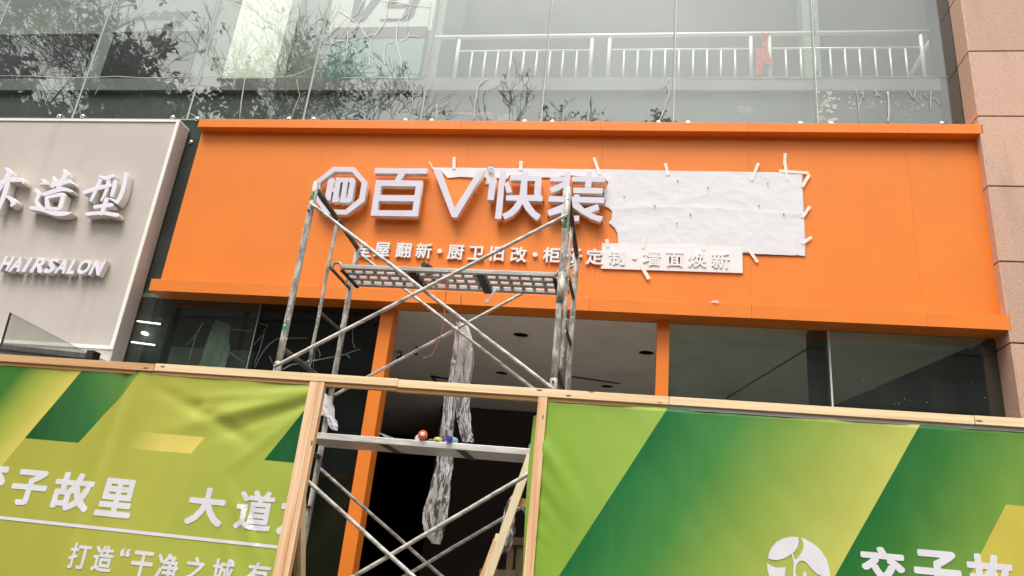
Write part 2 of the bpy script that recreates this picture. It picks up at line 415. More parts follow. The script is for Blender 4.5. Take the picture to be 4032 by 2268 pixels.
def brush(pts, sub=6):
    """brush stroke of varying width -> outline loop"""
    P = []
    n = len(pts)
    for i in range(n - 1):
        p0, p1, p2, p3 = pts[max(i - 1, 0)], pts[i], pts[i + 1], pts[min(i + 2, n - 1)]
        for k in range(sub + (i == n - 2)):
            t = k / sub
            P.append([.5 * ((2 * b_) + (-a + c_) * t + (2 * a - 5 * b_ + 4 * c_ - d) * t * t + (-a + 3 * b_ - 3 * c_ + d) * t ** 3) for a, b_, c_, d in zip(p0, p1, p2, p3)])
    A, B = [], []
    for i, p in enumerate(P):
        q = P[min(i + 1, len(P) - 1)]; o = P[max(i - 1, 0)]
        dx, dy = q[0] - o[0], q[1] - o[1]; l_ = math.hypot(dx, dy) or 1
        nx, ny = -dy / l_ * p[2] / 2, dx / l_ * p[2] / 2
        A.append((p[0] + nx, p[1] + ny)); B.append((p[0] - nx, p[1] - ny))
    def capp(c_, frm, sgn):
        r = c_[2] / 2; a0 = math.atan2(frm[1] - c_[1], frm[0] - c_[0]); return [(c_[0] + r * math.cos(a0 + sgn * k * math.pi / 5), c_[1] + r * math.sin(a0 + sgn * k * math.pi / 5)) for k in range(1, 5)]
    e = capp(P[-1], A[-1], -1); s_ = capp(P[0], B[0], -1)
    return A + e + B[::-1] + s_

def cut_grid(mesh, step, axes=(0, 2)):
    bm = bmesh.new(); bm.from_mesh(mesh)
    for ax in axes:
        lo = min(v.co[ax] for v in bm.verts); hi = max(v.co[ax] for v in bm.verts); k = math.ceil(lo / step)
        while k * step < hi:
            co = Vector(); co[ax] = k * step; no = Vector(); no[ax] = 1
            bmesh.ops.bisect_plane(bm, geom=bm.verts[:] + bm.edges[:] + bm.faces[:], plane_co=co, plane_no=no); k += 1
    bm.to_mesh(mesh); bm.free()
    return mesh

def nz(x, y, z): return noise.noise(Vector((x, y, z)))

# ------------------------------------------------------------------ ground and street
struct('ground', MB().box(-400, 400, -400, 400, -.3, -.02), ASPH)
struct('pavement', MB().box(-30, 30, -7, 6.76, -.02, .13), GROUNDM)
G = 6.75           # the glass plane of the building front

# ------------------------------------------------------------------ curtain wall above the shops
cw = thing('curtain_wall', 'upper glass curtain wall with point fixings above the shop signs, streaked with dried sealant', 'curtain wall', (-2, G, 6.06))
seam_px = [(57, 0), (438, 21), (869, 0), (1299, 0), (1730, 0), (2173, 0), (2654, 0), (3194, 0), (3745, 0)]
seam_b = [(-140, 460), (284, 459), (728, 490), (1190, 470), (1652, 475), (2124, 483), (2651, 485), (3212, 488), (3805, 488)]
sx = [(at(*a, G).x + at(*b, G).x) / 2 for a, b in zip(seam_px, seam_b)]
sx[0] = sx[1] - 1.5
sx = [sx[0] - 1.5] + sx
ZB, ZT = 6.065, 10.2
for a, b in zip(sx[:-1], sx[1:]):
    o = part('pane', MB().box(a + .007, b - .007, G, G + .012, ZB, ZT), GLASSM, cw); o.rotation_euler = (rnd.uniform(-.0012, .0012), 0, rnd.uniform(-.002, .002))
for x in sx:
    part('sealant_joint', MB().box(x - .006, x + .006, G - .002, G + .010, ZB, ZT), SEALG, cw)
    part('glass_edge', MB().box(x + .010, x + .016, G - .003, G - .0005, ZB, ZT), SEAL, cw)
part('lower_joint', MB().box(sx[0], sx[-1], G - .004, G + .02, ZB - .016, ZB), SEALG, cw)
for a, b in zip(sx[:-1], sx[1:]):
    part('spandrel_pane', MB().box(a + .007, b - .007, G, G + .012, 3.93, ZB - .016), SPAND, cw)
part('end_frame', MB().box(sx[-1], sx[-1] + .07, G - .02, G + .12, 3.7, ZT), JOINTM, cw)
part('transom', MB().box(sx[0], sx[-1], G + .0, G + .05, 3.885, 3.93), SEALD, cw)

def bolt(px, py):
    p = at(px, py, G); mb = MB()
    mb.path([p + Vector((0, .0, 0)), p + Vector((0, -.012, 0)), p + Vector((0, -.018, 0)), p + Vector((0, -.021, 0))], [.027, .027, .021, .006], 18)
    part('point_fixing', mb, CHROME, cw)
for q in [(234, 459), (326, 459), (681, 464), (777, 470), (752, 561), (1138, 470), (1235, 471), (1597, 476), (1700, 477), (2066, 481), (2175, 482), (2594, 485), (2710, 486), (3153, 488), (3273, 488), (3711, 488)]:
    bolt(*q)

def strand(pts, wpx, mat=SEAL, Y=G - .003, rough=3, parent=None, name='sealant_strand'):
    P = []; n = len(pts)
    for i in range(n - 1):
        for k in range(5):
            t = k / 5; x = pts[i][0] * (1 - t) + pts[i + 1][0] * t; y = pts[i][1] * (1 - t) + pts[i + 1][1] * t
            j = nz(x * .03, y * .03, 3) * rough; P.append((x + j, y + nz(x * .03, y * .03, 9) * rough))
    P.append(pts[-1])
    rr = []
    for i, q in enumerate(P):
        f = math.sin(math.pi * min(1, (i + .6) / len(P) * .97)) ** .5
        rr.append(wpx * .5 * .00245 * (.35 + .65 * f) * (1 + .45 * nz(q[0] * .09, q[1] * .09, 5)))
    return part(name, MB().path([at(x, y, Y) for x, y in P], rr, 6, flat=.35), mat, parent or cw)

c5 = crop(1280, 0, 4.528); c2 = crop(1344, 0, 1.9167); c1 = crop(0, 0, 1.9167); c3 = crop(2688, 0, 1.9167)
for w_, ps in [(6, [(0, 690), (170, 530), (400, 290)]), (7, [(205, 188), (300, 220), (370, 280), (450, 310), (540, 400)]), (6, [(540, 390), (640, 490), (720, 640), (815, 720)]),
               (5, [(470, 315), (580, 220), (680, 0)]), (5, [(490, 575), (570, 430), (655, 300)]), (7, [(815, 715), (990, 500), (1090, 350), (1105, 160), (1125, 0)]), (6, [(980, 10), (1260, 30), (1500, 75), (1880, 140)]),
               (4, [(1100, 325), (1330, 325)]), (5, [(1330, 345), (1400, 290), (1465, 230)]), (7, [(1320, 345), (1275, 520), (1270, 720), (1300, 860), (1350, 1060), (1360, 1230)]),
               (4, [(1555, 0), (1520, 150), (1470, 330), (1475, 545)]), (5, [(1290, 760), (1430, 690), (1490, 630), (1500, 550)]), (4, [(1480, 635), (1700, 652)]),
               (4, [(50, 830), (200, 740), (370, 715)]), (4, [(440, 725), (600, 680), (740, 635), (900, 600)]), (5, [(345, 400), (400, 560), (410, 710), (390, 760), (440, 850)]), (4, [(430, 860), (370, 960), (340, 1090)]),
               (5, [(440, 850), (540, 890), (560, 945)]), (5, [(815, 720), (800, 850), (790, 960), (860, 1030)]), (6, [(1085, 780), (1060, 900), (1055, 1090), (1070, 1160)]), (5, [(1085, 780), (1170, 750), (1270, 720)]),
               (5, [(790, 1030), (780, 1200)]), (5, [(1885, 0), (1870, 200), (1830, 470), (1880, 530)]), (4, [(1905, 270), (1910, 400)])]:
    strand([c5(*q) for q in ps], w_)
for w_, ps in [(4, [(0, 585), (620, 588)]), (4, [(500, 600), (545, 690), (530, 820), (500, 905)]), (3, [(420, 845), (450, 905)]), (3, [(520, 600), (600, 665)]),
               (10, [(1100, 600), (1040, 640), (1010, 780), (998, 920)]), (5, [(1110, 690), (1250, 600)]), (8, [(2475, 590), (2450, 640), (2475, 700), (2440, 820), (2390, 930)]), (5, [(2410, 665), (2455, 645)]), (5, [(1035, 595), (1065, 640)]), (7, [(720, 790), (725, 860), (715, 915)])]:
    strand([c2(*q) for q in ps], w_, SEALS)
for w_, ps in [(4, [(0, 570), (300, 575), (540, 590), (900, 575), (1100, 590), (1440, 575), (2330, 580)]), (4, [(1560, 420), (1620, 500), (1680, 570)]), (4, [(1640, 470), (1720, 550), (1800, 585)]), (4, [(1790, 585), (2150, 578), (2240, 560), (2350, 510)]),
               (6, [(1850, 590), (1825, 730), (1808, 895)]), (3, [(2240, 600), (2260, 720), (2200, 880)]), (3, [(1430, 855), (1490, 885)]), (4, [(1615, 200), (1660, 240)]), (6, [(2576, 190), (2440, 290), (2400, 360)]), (3, [(710, 720), (760, 640)]), (3, [(340, 790), (400, 640)])]:
    strand([c1(*q) for q in ps], w_, SEALS)
for w_, ps in [(5, [(1310, 680), (1325, 800), (1335, 930)]), (5, [(1355, 680), (1368, 750)]), (13, [(1550, 690), (1558, 800), (1553, 935)]), (6, [(1450, 680), (1490, 730)]), (6, [(1760, 680), (1745, 730), (1785, 780)]), (5, [(1875, 690), (1870, 800), (1873, 830)]),
               (5, [(1895, 730), (1955, 800)]), (5, [(1710, 685), (1740, 750)]), (6, [(1000, 100), (1000, 330), (1020, 560)]), (4, [(985, 0), (995, 260)]), (4, [(720, 590), (975, 597)]), (4, [(0, 588), (2010, 580)]), (4, [(1590, 760), (1640, 780)]), (4, [(1820, 700), (1850, 750)])]:
    strand([c3(*q) for q in ps], w_ * .8, SEALS)
# splashes of pale render on the last panes
rs = random.Random(3)
mb = MB()
for i in range(95):
    x = rs.uniform(1015, 1150) if i < 45 else rs.uniform(1150, 1900); y = rs.uniform(690, 930) if i < 45 else rs.uniform(690, 800) + rs.random() ** 3 * 120
    p = at(*c3(x, y), G - .002); r = rs.uniform(.006, .020) if i < 45 else rs.uniform(.004, .012); a = rs.uniform(-.2, .9)
    ln = rs.uniform(1, 2.2)
    mb.quad(*[p + Vector((r * (ln * math.cos(t) * math.cos(a) - math.sin(t) * math.sin(a)), 0, r * (ln * math.cos(t) * math.sin(a) + math.sin(t) * math.cos(a)))) * (1 if k % 2 else .8) for k, t in enumerate([-k * math.pi / 5 for k in range(10)])])
o = part('render_splashes', mb, SPLASH, cw); o['kind'] = 'stuff'
for ps in [[(830, 855), (930, 845), (1050, 850), (1140, 840), (1150, 900), (1060, 880), (930, 868)], [(675, 860), (700, 835), (740, 870), (735, 915), (705, 915)], [(1180, 870), (1290, 855), (1330, 890), (1300, 920), (1180, 920)], [(1895, 870), (1950, 868), (1955, 890), (1900, 892)]]:
    part('paper_residue', MB().quad(*[at(*c2(*q), G - .0025) for q in ps]), RESID, cw)
part('paper_residue', MB().quad(*[at(*c3(*q), G - .0025) for q in [(400, 805), (490, 800), (548, 835), (450, 868), (415, 840)]]), RESID, cw)

# ------------------------------------------------------------------ inside the upper floor
YS = 7.2
zt = at(2500, 304, YS).z; zb_ = at(2500, 355, YS).z
struct('floor_slab', MB().box(-14, 4.6, YS, YS + .9, zb_, zt), SLABM)
struct('upper_floor', MB().box(-14, 4.6, YS + .9, 14, zt - .25, zt - .02), SLABM)
struct('spandrel_wall', MB().box(-14, 4.6, YS + .06, YS + .12, 3.95, zb_ - .003), SPLIT)
YW = 9.4
struct('gallery_wall', MB().box(at(1700, 200, YW).x, 5.4, YW, YW + .2, zt, 10.6), WALLG)
YL = 8.4
xr = at(1690, 200, YL).x
struct('gallery_side_wall', MB().box(xr, xr + .15, YL, YW, zt, 10.6), WALLL)
struct('lobby_wall', MB().box(-14, xr, YL, YL + .2, zt - .02, 10.6), WALLL)
struct('end_wall', MB().box(4.25, 4.4, G + .15, YW, zt, 10.6), WALLG)
struct('lobby_end_wall', MB().box(-14.1, -14, G + .1, YW, zt, 10.6), WALLL)
def wallbox(pts, Y, th, mat, name, label=None):
    x0 = min(at(*q, Y).x for q in pts); x1 = max(at(*q, Y).x for q in pts); z0 = min(at(*q, Y).z for q in pts); z1 = max(at(*q, Y).z for q in pts)
    return struct(name, MB().box(x0, x1, Y - th, Y, z0, z1), mat, label)
def upright(xp_top, xp_bot, yt, yb, Y, th, mat, name):
    """vertical slab between two plumb lines given at photo height yt"""
    a, b = at(xp_top, yt, Y), at(xp_bot, yt, Y)
    return struct(name, MB().box(a.x, b.x, Y - th, Y, zt, 10.6), mat)
upright(1000, 1190, 0, 300, YL, .25, COLW, 'white_column')
upright(3135, 3195, 0, 300, YW - .02, .3, WALLL, 'gallery_column')
upright(3640, 3720, 0, 300, 8.2, .3, WALLL, 'gallery_pier')
for k, (xa, xb, ya, yb) in enumerate([(-60, 372, 137, 292), (392, 782, 127, 290)]):
    z1 = at((xa + xb) / 2, ya, YL - .05).z; x0 = at(xa, 290, YL - .05).x; x1 = at(xb, 140, YL - .05).x
    wn = thing('dark_window', ['wide dark window in the lobby wall, behind the leftmost glass panes', 'dark window with a warm lit corner in the lobby wall, left of the white column'][k], 'window', ((x0 + x1) / 2, YL - .05, zt), 'dark windows of the upper lobby')
    part('pane', MB().box(x0, x1, YL - .03, YL - .002, zt + .04, z1), DARKW, wn)
    part('frame', MB().box(x0 - .03, x1 + .03, YL - .035, YL - .003, z1, z1 + .03), WALLG, wn)
# dim warm thing behind the second window
wm = thing('wall_screen', 'green glass screen under the large sign lettering inside the lobby', 'screen', (-3.4, YL - .1, zt), None)
x0 = at(1275, 280, YL - .1).x; x1 = at(1680, 108, YL - .1).x; z1 = at(1500, 108, YL - .1).z; zm = at(1500, 150, YL - .1).z
part('green_panel', MB().box(x0, x1, YL - .1, YL - .004, zt + .1, zm), GREENW, wm)
part('header', MB().box(x0, x1, YL - .11, YL - .003, zm + .002, z1), WALLG, wm)
for i in range(7):
    xx = x0 + (x1 - x0) * (i + .5) / 7
    part('baluster', MB().box(xx - .012, xx + .012, YL - .135, YL - .112, zt + .1, zt + .52), INOX, wm)
# V9 lettering on the lobby wall, cut by the top of the picture
ls = thing('wall_lettering', 'large grey V9 lettering on the pale lobby wall at the top of the picture', 'sign', (-3.5, YL - .02, 8))
YV = YL - .012
VG = M('grey_lettering', (.03, .032, .03), .7)
part('board', MB().box(at(1292, 100, YL).x, xr - .01, YL - .01, YL - .003, at(1500, 108, YL - .1).z + .002, 10.5), M('pale_sign_board', (.42, .43, .40), .6), ls)
YV = YL - .02
a = at(1378, 84, YV); b = at(1432, 84, YV); c_ = at(1505, -10, YV)
z0 = at(1410, 83, YV).z; H9 = .95
def sgn(ps): return [(x, z) for x, z in ps]
xv0 = at(1378, 84, YV).x; xv1 = at(1432, 83, YV).x
put('letter', shape([[(xv0, z0), (xv1, z0), (xv1 + .46, z0 + H9), (xv1 + .30, z0 + H9), (xv0 + .17, z0 + .17), (xv0 + .17, z0 + H9), (xv0 - .0, z0 + H9)]], YV, .008), VG, ls)
p9 = [c5(975, 368), c5(985, 330), c5(1350, 330), c5(1460, 130), c5(1075, 132), c5(1100, 60), c5(1200, -60), c5(1290, -60), c5(1270, 88), c5(1490, 85), c5(1520, -60), c5(1710, -60), c5(1620, 130), c5(1580, 270), c5(1500, 345), c5(1420, 365)]
put('letter', shape([pl(p9, YV)], YV, .008), VG, ls)
# small script lines on the wall left of the column (too blurred to read in the photograph)
sc = thing('script_lettering', 'three lines of small slanted dark script on the lobby wall above the dark window', 'sign', (-9, YL - .01, 9))
for yy, txt, xa, xb in [(50, 'the Movement', 590, 755), (68, 'commodities, best', 540, 740), (90, 'MEMS', 665, 720)]:
    p0, p1 = at(xa, yy, YL - .01), at(xb, yy, YL - .01)
    put('script_line', fit_glyph(txt, p0.x, p1.x, p0.z - .07, p0.z + .05, YL - .012, .006, .004, shear=.5), VG, sc)

# railing of the gallery
YR = 7.3
rl = thing('gallery_railing', 'stainless steel railing behind the upper glass, right half of the picture', 'railing', (.6, YR, zt))
zr = at(2700, 137, YR).z; zm = at(2700, 195, YR).z
xa, xb = at(1714, 149, YR).x, at(3685, 125, YR).x
part('handrail', MB().path([(xa, YR, zr), (xb, YR, zr)], .026, 16), INOX, rl)
part('handrail_elbow', MB().path([(xb + .003, YR, zr), (xb + .003, YR + .9, zr)], .03, 16), INOX, rl)
posts = [at((a + b) / 2, 230, YR).x for a, b in [(1808, 1790), (2333, 2322), (2401, 2393), (2958, 2958), (3030, 3033), (3627, 3644)]]
for x in posts: part('post', MB().path([(x, YR, zt), (x, YR, zr - .05), (x, YR, zr - .035)], [.023, .023, .012], 14), INOX, rl)
for a, b in ((posts[0], posts[1]), (posts[2], posts[3]), (posts[4], posts[5])):
    part('mid_rail', MB().path([(a, YR, zm), (b, YR, zm)], .013, 12), INOX, rl)
bals = [(1344 + q / 1.9167, 304) for q in (965, 1065, 1163, 1262, 1360, 1460, 1560, 1660, 1765, 2125, 2230, 2335, 2440, 2545)] + [(2688 + q / 1.9167, 302) for q in (78, 183, 290, 398, 785, 900, 1010, 1125, 1238, 1350, 1467, 1583, 1702)]
for q in bals:
    x = at(*q, YR).x; part('baluster', MB().path([(x, YR, zt), (x, YR, zm)], .011, 10), INOX, rl)
# red cloth tied on the railing
cl = MB()
def clothf(L_, R_, Y, amp, seed, fold=3):
    def fn(u, v):
        def ev(P, v):
            t = v * (len(P) - 1); i = min(int(t), len(P) - 2); f = t - i; return (P[i][0] * (1 - f) + P[i + 1][0] * f, P[i][1] * (1 - f) + P[i + 1][1] * f)
        a, b = ev(L_, v), ev(R_, v); x, y = a[0] * (1 - u) + b[0] * u, a[1] * (1 - u) + b[1] * u
        p = at(x, y, Y); d = amp * (math.sin(u * fold * 6.28 + seed + nz(u * 2, v * 3, seed) * 3) * .6 + nz(u * 6, v * 9, seed) * 1.3)
        p.y += d; p.x += nz(u * 5 + 3, v * 7, seed) * amp * .5; p.z += nz(u * 5 + 9, v * 7, seed) * amp * .5
        return p
    return fn
c6 = crop(2900, 100, 3.814)
for Lp, Rp, sd_ in [([(340, 115), (350, 160), (400, 240)], [(500, 115), (480, 170), (450, 230)], 1), ([(395, 230), (375, 450), (390, 590)], [(455, 235), (480, 400), (555, 600)], 2), ([(290, 340), (290, 560), (285, 765)], [(370, 350), (385, 560), (370, 765)], 3)]:
    cl.grid(clothf([c6(*q) for q in Lp], [c6(*q) for q in Rp], YR - .04, .015, sd_), 14, 18)
o = put('red_cloth', cl.mesh('red_cloth'), REDCLOTH); tag(o, 'faded red cloth tied to the steel railing behind the upper glass', 'cloth')
sm = o.modifiers.new('thick', 'SOLIDIFY'); sm.thickness = .003

# ------------------------------------------------------------------ granite pillar at the right
pr = thing('granite_pillar', 'pink granite clad pillar with black joints at the right edge', 'pillar', (4.2, 6.5, 0))
px_ = at(3850, 460, 6.5).x
part('core', MB().box(px_ + .02, 7, 6.53, G + .6, 0, 12), JOINTM, pr)
zj = 5.992; ph = .7435; jw = .007
for i in range(-8, 7):
    z0, z1 = zj + i * ph + jw, zj + (i + 1) * ph - jw
    if z1 < 0: continue
    z0 = max(z0, 0.13)
    for k in range(3):
        x0 = px_ + .018 + k * 1.0; part('stone_slab', MB().box(x0 + (0 if k == 0 else jw), x0 + 1.0 - jw, 6.5, 6.53, z0, z1), GRANITE, pr, bevel=.003)
    part('return_slab', MB().box(px_, px_ + .02, 6.502, G + .0, z0, z1), GRANITE, pr, bevel=.002)

# ------------------------------------------------------------------ orange shop sign
sg = thing('orange_shop_sign', 'wide orange aluminium shop sign with white raised Chinese lettering, half covered in paper', 'shop sign', (-.8, 6.6, 3.87))
xl, xrr = -4.775, 3.19
ZC0, ZC1, ZP0, ZP1 = 3.872, 4.000, 4.000, 5.86
seams = [xl] + [at(q, 800, 6.6).x for q in (1150, 1815, 2350, 2944, 3620)] + [xrr]
seams = [xl, at(1230, 800, 6.6).x, at(1815, 800, 6.6).x, at(2360, 800, 6.6).x, at(2952, 800, 6.6).x, at(3590, 800, 6.6).x, xrr]
for a, b in zip(seams[:-1], seams[1:]):
    part('face_panel', MB().box(a + .0005, b - .0005, 6.6, G - .03, ZC1 - .0005, ZP1), ORANGE, sg)
capx = [-4.775, at(1815, 500, 6.5).x, at(2365, 500, 6.5).x, at(2946, 500, 6.5).x, at(3572, 500, 6.5).x, 3.19]
for a, b in zip(capx[:-1], capx[1:]):
    part('top_cap', MB().box(a + .0007, b - .0007, 6.5, G - .005, 5.80, 5.900), ORANGE, sg, bevel=.002)
for a, b in zip([-4.775 - .0] + capx[1:-1], capx[1:]):
    part('bottom_cap', MB().box(a + .0007 - (.03 if a == -4.775 else 0), b - .0007 + (0 if b != 3.19 else -.005), 6.5, G - .005, ZC0, ZC1), ORANGE, sg, bevel=.002)
YF, YFB = 6.497, 6.56
cA, cB = crop(1180, 640, 4.2933), crop(1780, 640, 3.677)
def letter(loops, cf, k=0, parent=sg, name='letter', Y=YF, back=YFB, mats=(ACRYL, ACRYL_SIDE), smooth=0):
    LL = [pl(lp, Y, cf) for lp in loops]
    m = shape(LL, Y + k * .0006, back - Y - k * .0006)
    return put(name, m, two_tone(m, *mats), parent)
def letter_multi(strokes, cf, parent=sg, name='letter', Y=YF, back=YFB, mats=(ACRYL, ACRYL_SIDE)):
    """one character made of crossing strokes: each front face a hair apart, one mesh"""
    bm = bmesh.new()
    for k, loops in enumerate(strokes):
        m = shape([pl(lp, Y, cf) for lp in loops], Y + k * .0005, back - Y + k * .0004)
        bm.from_mesh(m); bpy.data.meshes.remove(m)
    m = bpy.data.meshes.new(name); bm.normal_update(); bm.to_mesh(m); bm.free()
    return put(name, m, two_tone(m, *mats), parent)
# emblem
letter([[(570, 70), (925, 79), (1142, 330), (1098, 652), (795, 880), (430, 868), (248, 612), (277, 300)], [(592, 150), (884, 157), (1048, 345), (1004, 606), (770, 798), (465, 787), (325, 612), (352, 328)]], cA, name='emblem_ring')
letter([[(480, 302), (518, 263), (578, 264), (522, 640), (470, 640), (430, 560)]], cA, name='emblem_glyph')
letter([[(615, 252), (829, 256), (816, 335), (768, 597), (800, 600), (850, 335), (826, 333), (840, 256), (905, 256), (945, 297), (882, 640), (838, 676), (670, 676), (690, 597), (730, 335), (694, 333), (645, 590), (666, 597), (658, 668), (545, 666), (573, 500), (550, 498), (558, 425), (590, 425)]], cA, name='emblem_glyph')
letter([[(1270, 92), (2153, 97), (2150, 188), (1785, 188), (1712, 298), (2075, 305), (2000, 912), (1198, 898), (1290, 295), (1603, 298), (1668, 186), (1263, 182)],
        [(1380, 395), (1962, 402), (1940, 552), (1350, 548)], [(1340, 648), (1927, 655), (1905, 810), (1312, 805)]], cA)
letter([[(1705, 665), (1734, 665), (1789.5, 820), (1885, 668), (1910, 669), (1799, 856), (1779, 855)]], None)
letter_multi([[[(548, 218), (638, 222), (605, 543), (512, 540)]], [[(695, 113), (775, 115), (712, 815), (620, 812)]], [[(752, 300), (822, 278), (870, 425), (792, 440)]],
              [[(1015, 120), (1098, 122), (1091, 188), (1290, 195), (1278, 472), (1310, 478), (1305, 558), (1105, 552), (1150, 630), (1210, 705), (1282, 762), (1230, 836), (1150, 775), (1070, 690), (1018, 598), (960, 690), (880, 765), (765, 824), (722, 748), (820, 700), (895, 625), (942, 550), (778, 548), (783, 472), (975, 470), (1000, 258), (838, 255), (842, 180), (1010, 186)],
               [(1092, 262), (1200, 265), (1187, 470), (1078, 468)]]], cB)
letter_multi([[[(1630, 135), (1712, 137), (1692, 482), (1600, 480)]], [[(1428, 200), (1640, 205), (1635, 272), (1422, 270)]], [[(1410, 365), (1520, 320), (1620, 270), (1620, 350), (1560, 395), (1435, 442)]],
              [[(1945, 133), (2028, 135), (2012, 362), (1922, 360)]], [[(1743, 200), (2218, 205), (2214, 278), (1738, 272)]], [[(1757, 360), (2182, 365), (2178, 447), (1755, 440)]],
              [[(1765, 460), (1848, 462), (1842, 510), (1765, 505)]], [[(1400, 480), (2207, 503), (2203, 585), (1395, 562)]],
              [[(1690, 540), (1800, 560), (1745, 630), (1640, 690), (1560, 728), (1405, 770), (1380, 690), (1500, 640), (1600, 600)]],
              [[(1585, 640), (1675, 640), (1665, 770), (1842, 763), (1838, 845), (1578, 843)]],
              [[(1745, 560), (1820, 570), (1915, 660), (2005, 720), (2090, 758), (2182, 775), (2145, 857), (2010, 812), (1880, 735), (1735, 632)]], [[(2108, 597), (2135, 672), (2000, 728), (1910, 664)]]], cB)
# fixing pins beside the big letters
for q in [(1446, 768), (1396, 781), (1662, 741), (1650, 842), (1865, 760), (2140, 793), (2126, 868), (2370, 874), (2376, 759), (1960, 854), (2158, 850)]:
    a = at(*q, 6.57); part('stud', MB().path([a, a + Vector((0, .03, 0))], .006, 8), BLACK, sg)
# sub-line of small characters
sub = [('全', 1280 + 490 / 3.22, 920 + 200 / 3.22)]
c66, c77 = crop(1280, 920, 3.22), crop(2000, 920, 2.576)
SUB = [('全', c66(492, 200)), ('屋', c66(722, 198)), ('翻', c66(992, 206)), ('新', c66(1250, 214)), ('·', c66(1452, 218)), ('厨', c66(1655, 234)), ('卫', c66(1914, 244)), ('旧', c66(2180, 252)), ('改', c77(108, 210)), ('·', c77(275, 210)),
       ('柜', c77(443, 215)), ('子', c77(668, 224)), ('定', c77(880, 232)), ('制', c77(1105, 238)), ('·', c77(1282, 240)), ('墙', c77(1458, 245)), ('面', c77(1692, 257)), ('焕', c77(1922, 260)), ('新', c77(2158, 270))]
holes = []
YSF = 6.572
for ch, (x, y) in SUB:
    p = at(x, y, YSF)
    if ch == '·':
        m = shape([[(p.x + .024 * math.cos(t * .393), p.z + .024 * math.sin(t * .393)) for t in range(16)]], YSF, .026)
        put('letter_dot', m, two_tone(m, WHITE, WHITE), sg); continue
    src, loops = glyph(ch, 0, .022); m = src.copy(); s_ = .168
    xs = [v.co.x for v in m.vertices]; ys = [v.co.y for v in m.vertices]; cx_, cy_ = (min(xs) + max(xs)) / 2, (min(ys) + max(ys)) / 2
    for v in m.vertices: v.co = ((v.co.x - cx_) * s_ + p.x, YSF + .026 * (.5 - v.co.z), (v.co.y - cy_) * s_ + p.z)
    put('letter', m, two_tone(m, WHITE, WHITE), sg)
    if x > 2400:
        for lp in loops:
            ar = sum(a[0] * b[1] - b[0] * a[1] for a, b in zip(lp, lp[1:] + lp[:1])) / 2
            holes.append((ar, [((u - cx_) * s_ + p.x, (v - cy_) * s_ + p.z) for u, v in lp]))
sgn_out = 1 if sum(h[0] for h in holes) > 0 else -1
hl = [lp for ar, lp in holes if ar * sgn_out < 0 and abs(ar) > .004]
tp = thing('foam_template', 'white foam board strip taped round the last small letters of the orange sign', 'template board', (.36, 6.59, 4.33))
m = shape([[(-.287, 4.593), (1.013, 4.604), (1.012, 4.337), (-.285, 4.329)]] + hl, 6.582, .014)
put('board', m, WHITE, tp)

# paper template: crumpled sheet with torn, scalloped edge
pp = thing('paper_template', 'crumpled white paper sheet taped on the right half of the orange sign', 'paper sheet', (-.2, 6.59, 4.55))
c8 = crop(2100, 580, 2.24)
ppx = [(1698, 659), (2385, 667)] + [c8(*q) for q in [(1200, 208), (2100, 222), (2372, 234), (2385, 560), (2400, 800), (2398, 962), (2330, 952), (2260, 955), (2190, 948), (2120, 950), (2050, 943), (1990, 944), (1930, 938), (1843, 935), (1843, 900), (760, 890), (748, 850), (742, 760), (715, 710), (665, 668), (690, 630), (692, 570), (675, 545), (625, 518), (640, 470), (618, 440), (612, 380), (648, 350), (660, 315), (640, 290)]]
ppx += [c2(*q) for q in [(1990, 1338), (1900, 1345), (1735, 1322), (1600, 1340), (1520, 1342), (1400, 1322), (1270, 1322), (1255, 1350), (1140, 1345), (1130, 1395), (1080, 1392), (1095, 1350), (1060, 1320), (1005, 1345), (900, 1335), (800, 1343), (755, 1292), (690, 1280)]]
ppoly = pl(ppx, 6.588)
tri = tessellate_polygon([[Vector((a, b, 0)) for a, b in ppoly]])
pm = bpy.data.meshes.new('paper'); pm.from_pydata([(a, 6.588, b) for a, b in ppoly], [], [tuple(t) for t in tri])
cut_grid(pm, .018)
def crumple(x, z):
    h = 0
    for k, (f, a) in enumerate([(1.6, .006), (4.5, .0030), (10, .0017), (21, .0010)]):
        n_ = nz(x * f + k * 7, z * f * 1.25, k * 3.1); h += (1 - abs(n_) * 2.4) * a
    h += .003 * math.exp(-((z - 4.98 - .02 * math.sin(x * 3)) / .02) ** 2)      # the old fold line
    return h
for v in pm.vertices: v.co.y = 6.592 - max(0, crumple(v.co.x, v.co.z)) * (.62 if v.co.x > -.15 else .45)
pm.polygons.foreach_set('use_smooth', [True] * len(pm.polygons))
bm = bmesh.new(); bm.from_mesh(pm); bmesh.ops.recalc_face_normals(bm, faces=bm.faces)
if sum(f.normal.y for f in bm.faces) > 0: bmesh.ops.reverse_faces(bm, faces=bm.faces)
bm.to_mesh(pm); bm.free()
o = put('sheet', pm, PAPER, pp); sf = o.modifiers.new('thick', 'SOLIDIFY'); sf.thickness = .0008; sf.offset = 1
for q in [(1272, 293), (1540, 352), (2068, 318), (800, 432), (1071, 512), (1990, 513), (1385, 589), (2208, 588), (1265, 668)]:
    a = at(*c8(*q), 6.575); part('cable_tail', MB().path([a + Vector((0, .008, 0)), a + Vector((.001, -.004, -.002)), a + Vector((.004, -.008, -.012))], [.005, .004, .002], 7), BLACK, pp)
def tape(x0, y0, x1, y1, wp=12, Y=6.583, parent=pp):
    a, b = at(x0, y0, Y), at(x1, y1, Y); d = (b - a); n_ = Vector((-d.z, 0, d.x)).normalized() * wp * .5 * .00245
    def fn(u, v):
        p = a + d * v + n_ * (2 * u - 1) * (1 + .12 * nz(v * 5, 1, x0)); p.y += .003 * nz(v * 4, u * 2, x0 * .1)
        return p
    o = put('tape_strip', MB().grid(fn, 2, 9).mesh('tape_strip'), TAPE, parent)
    return o
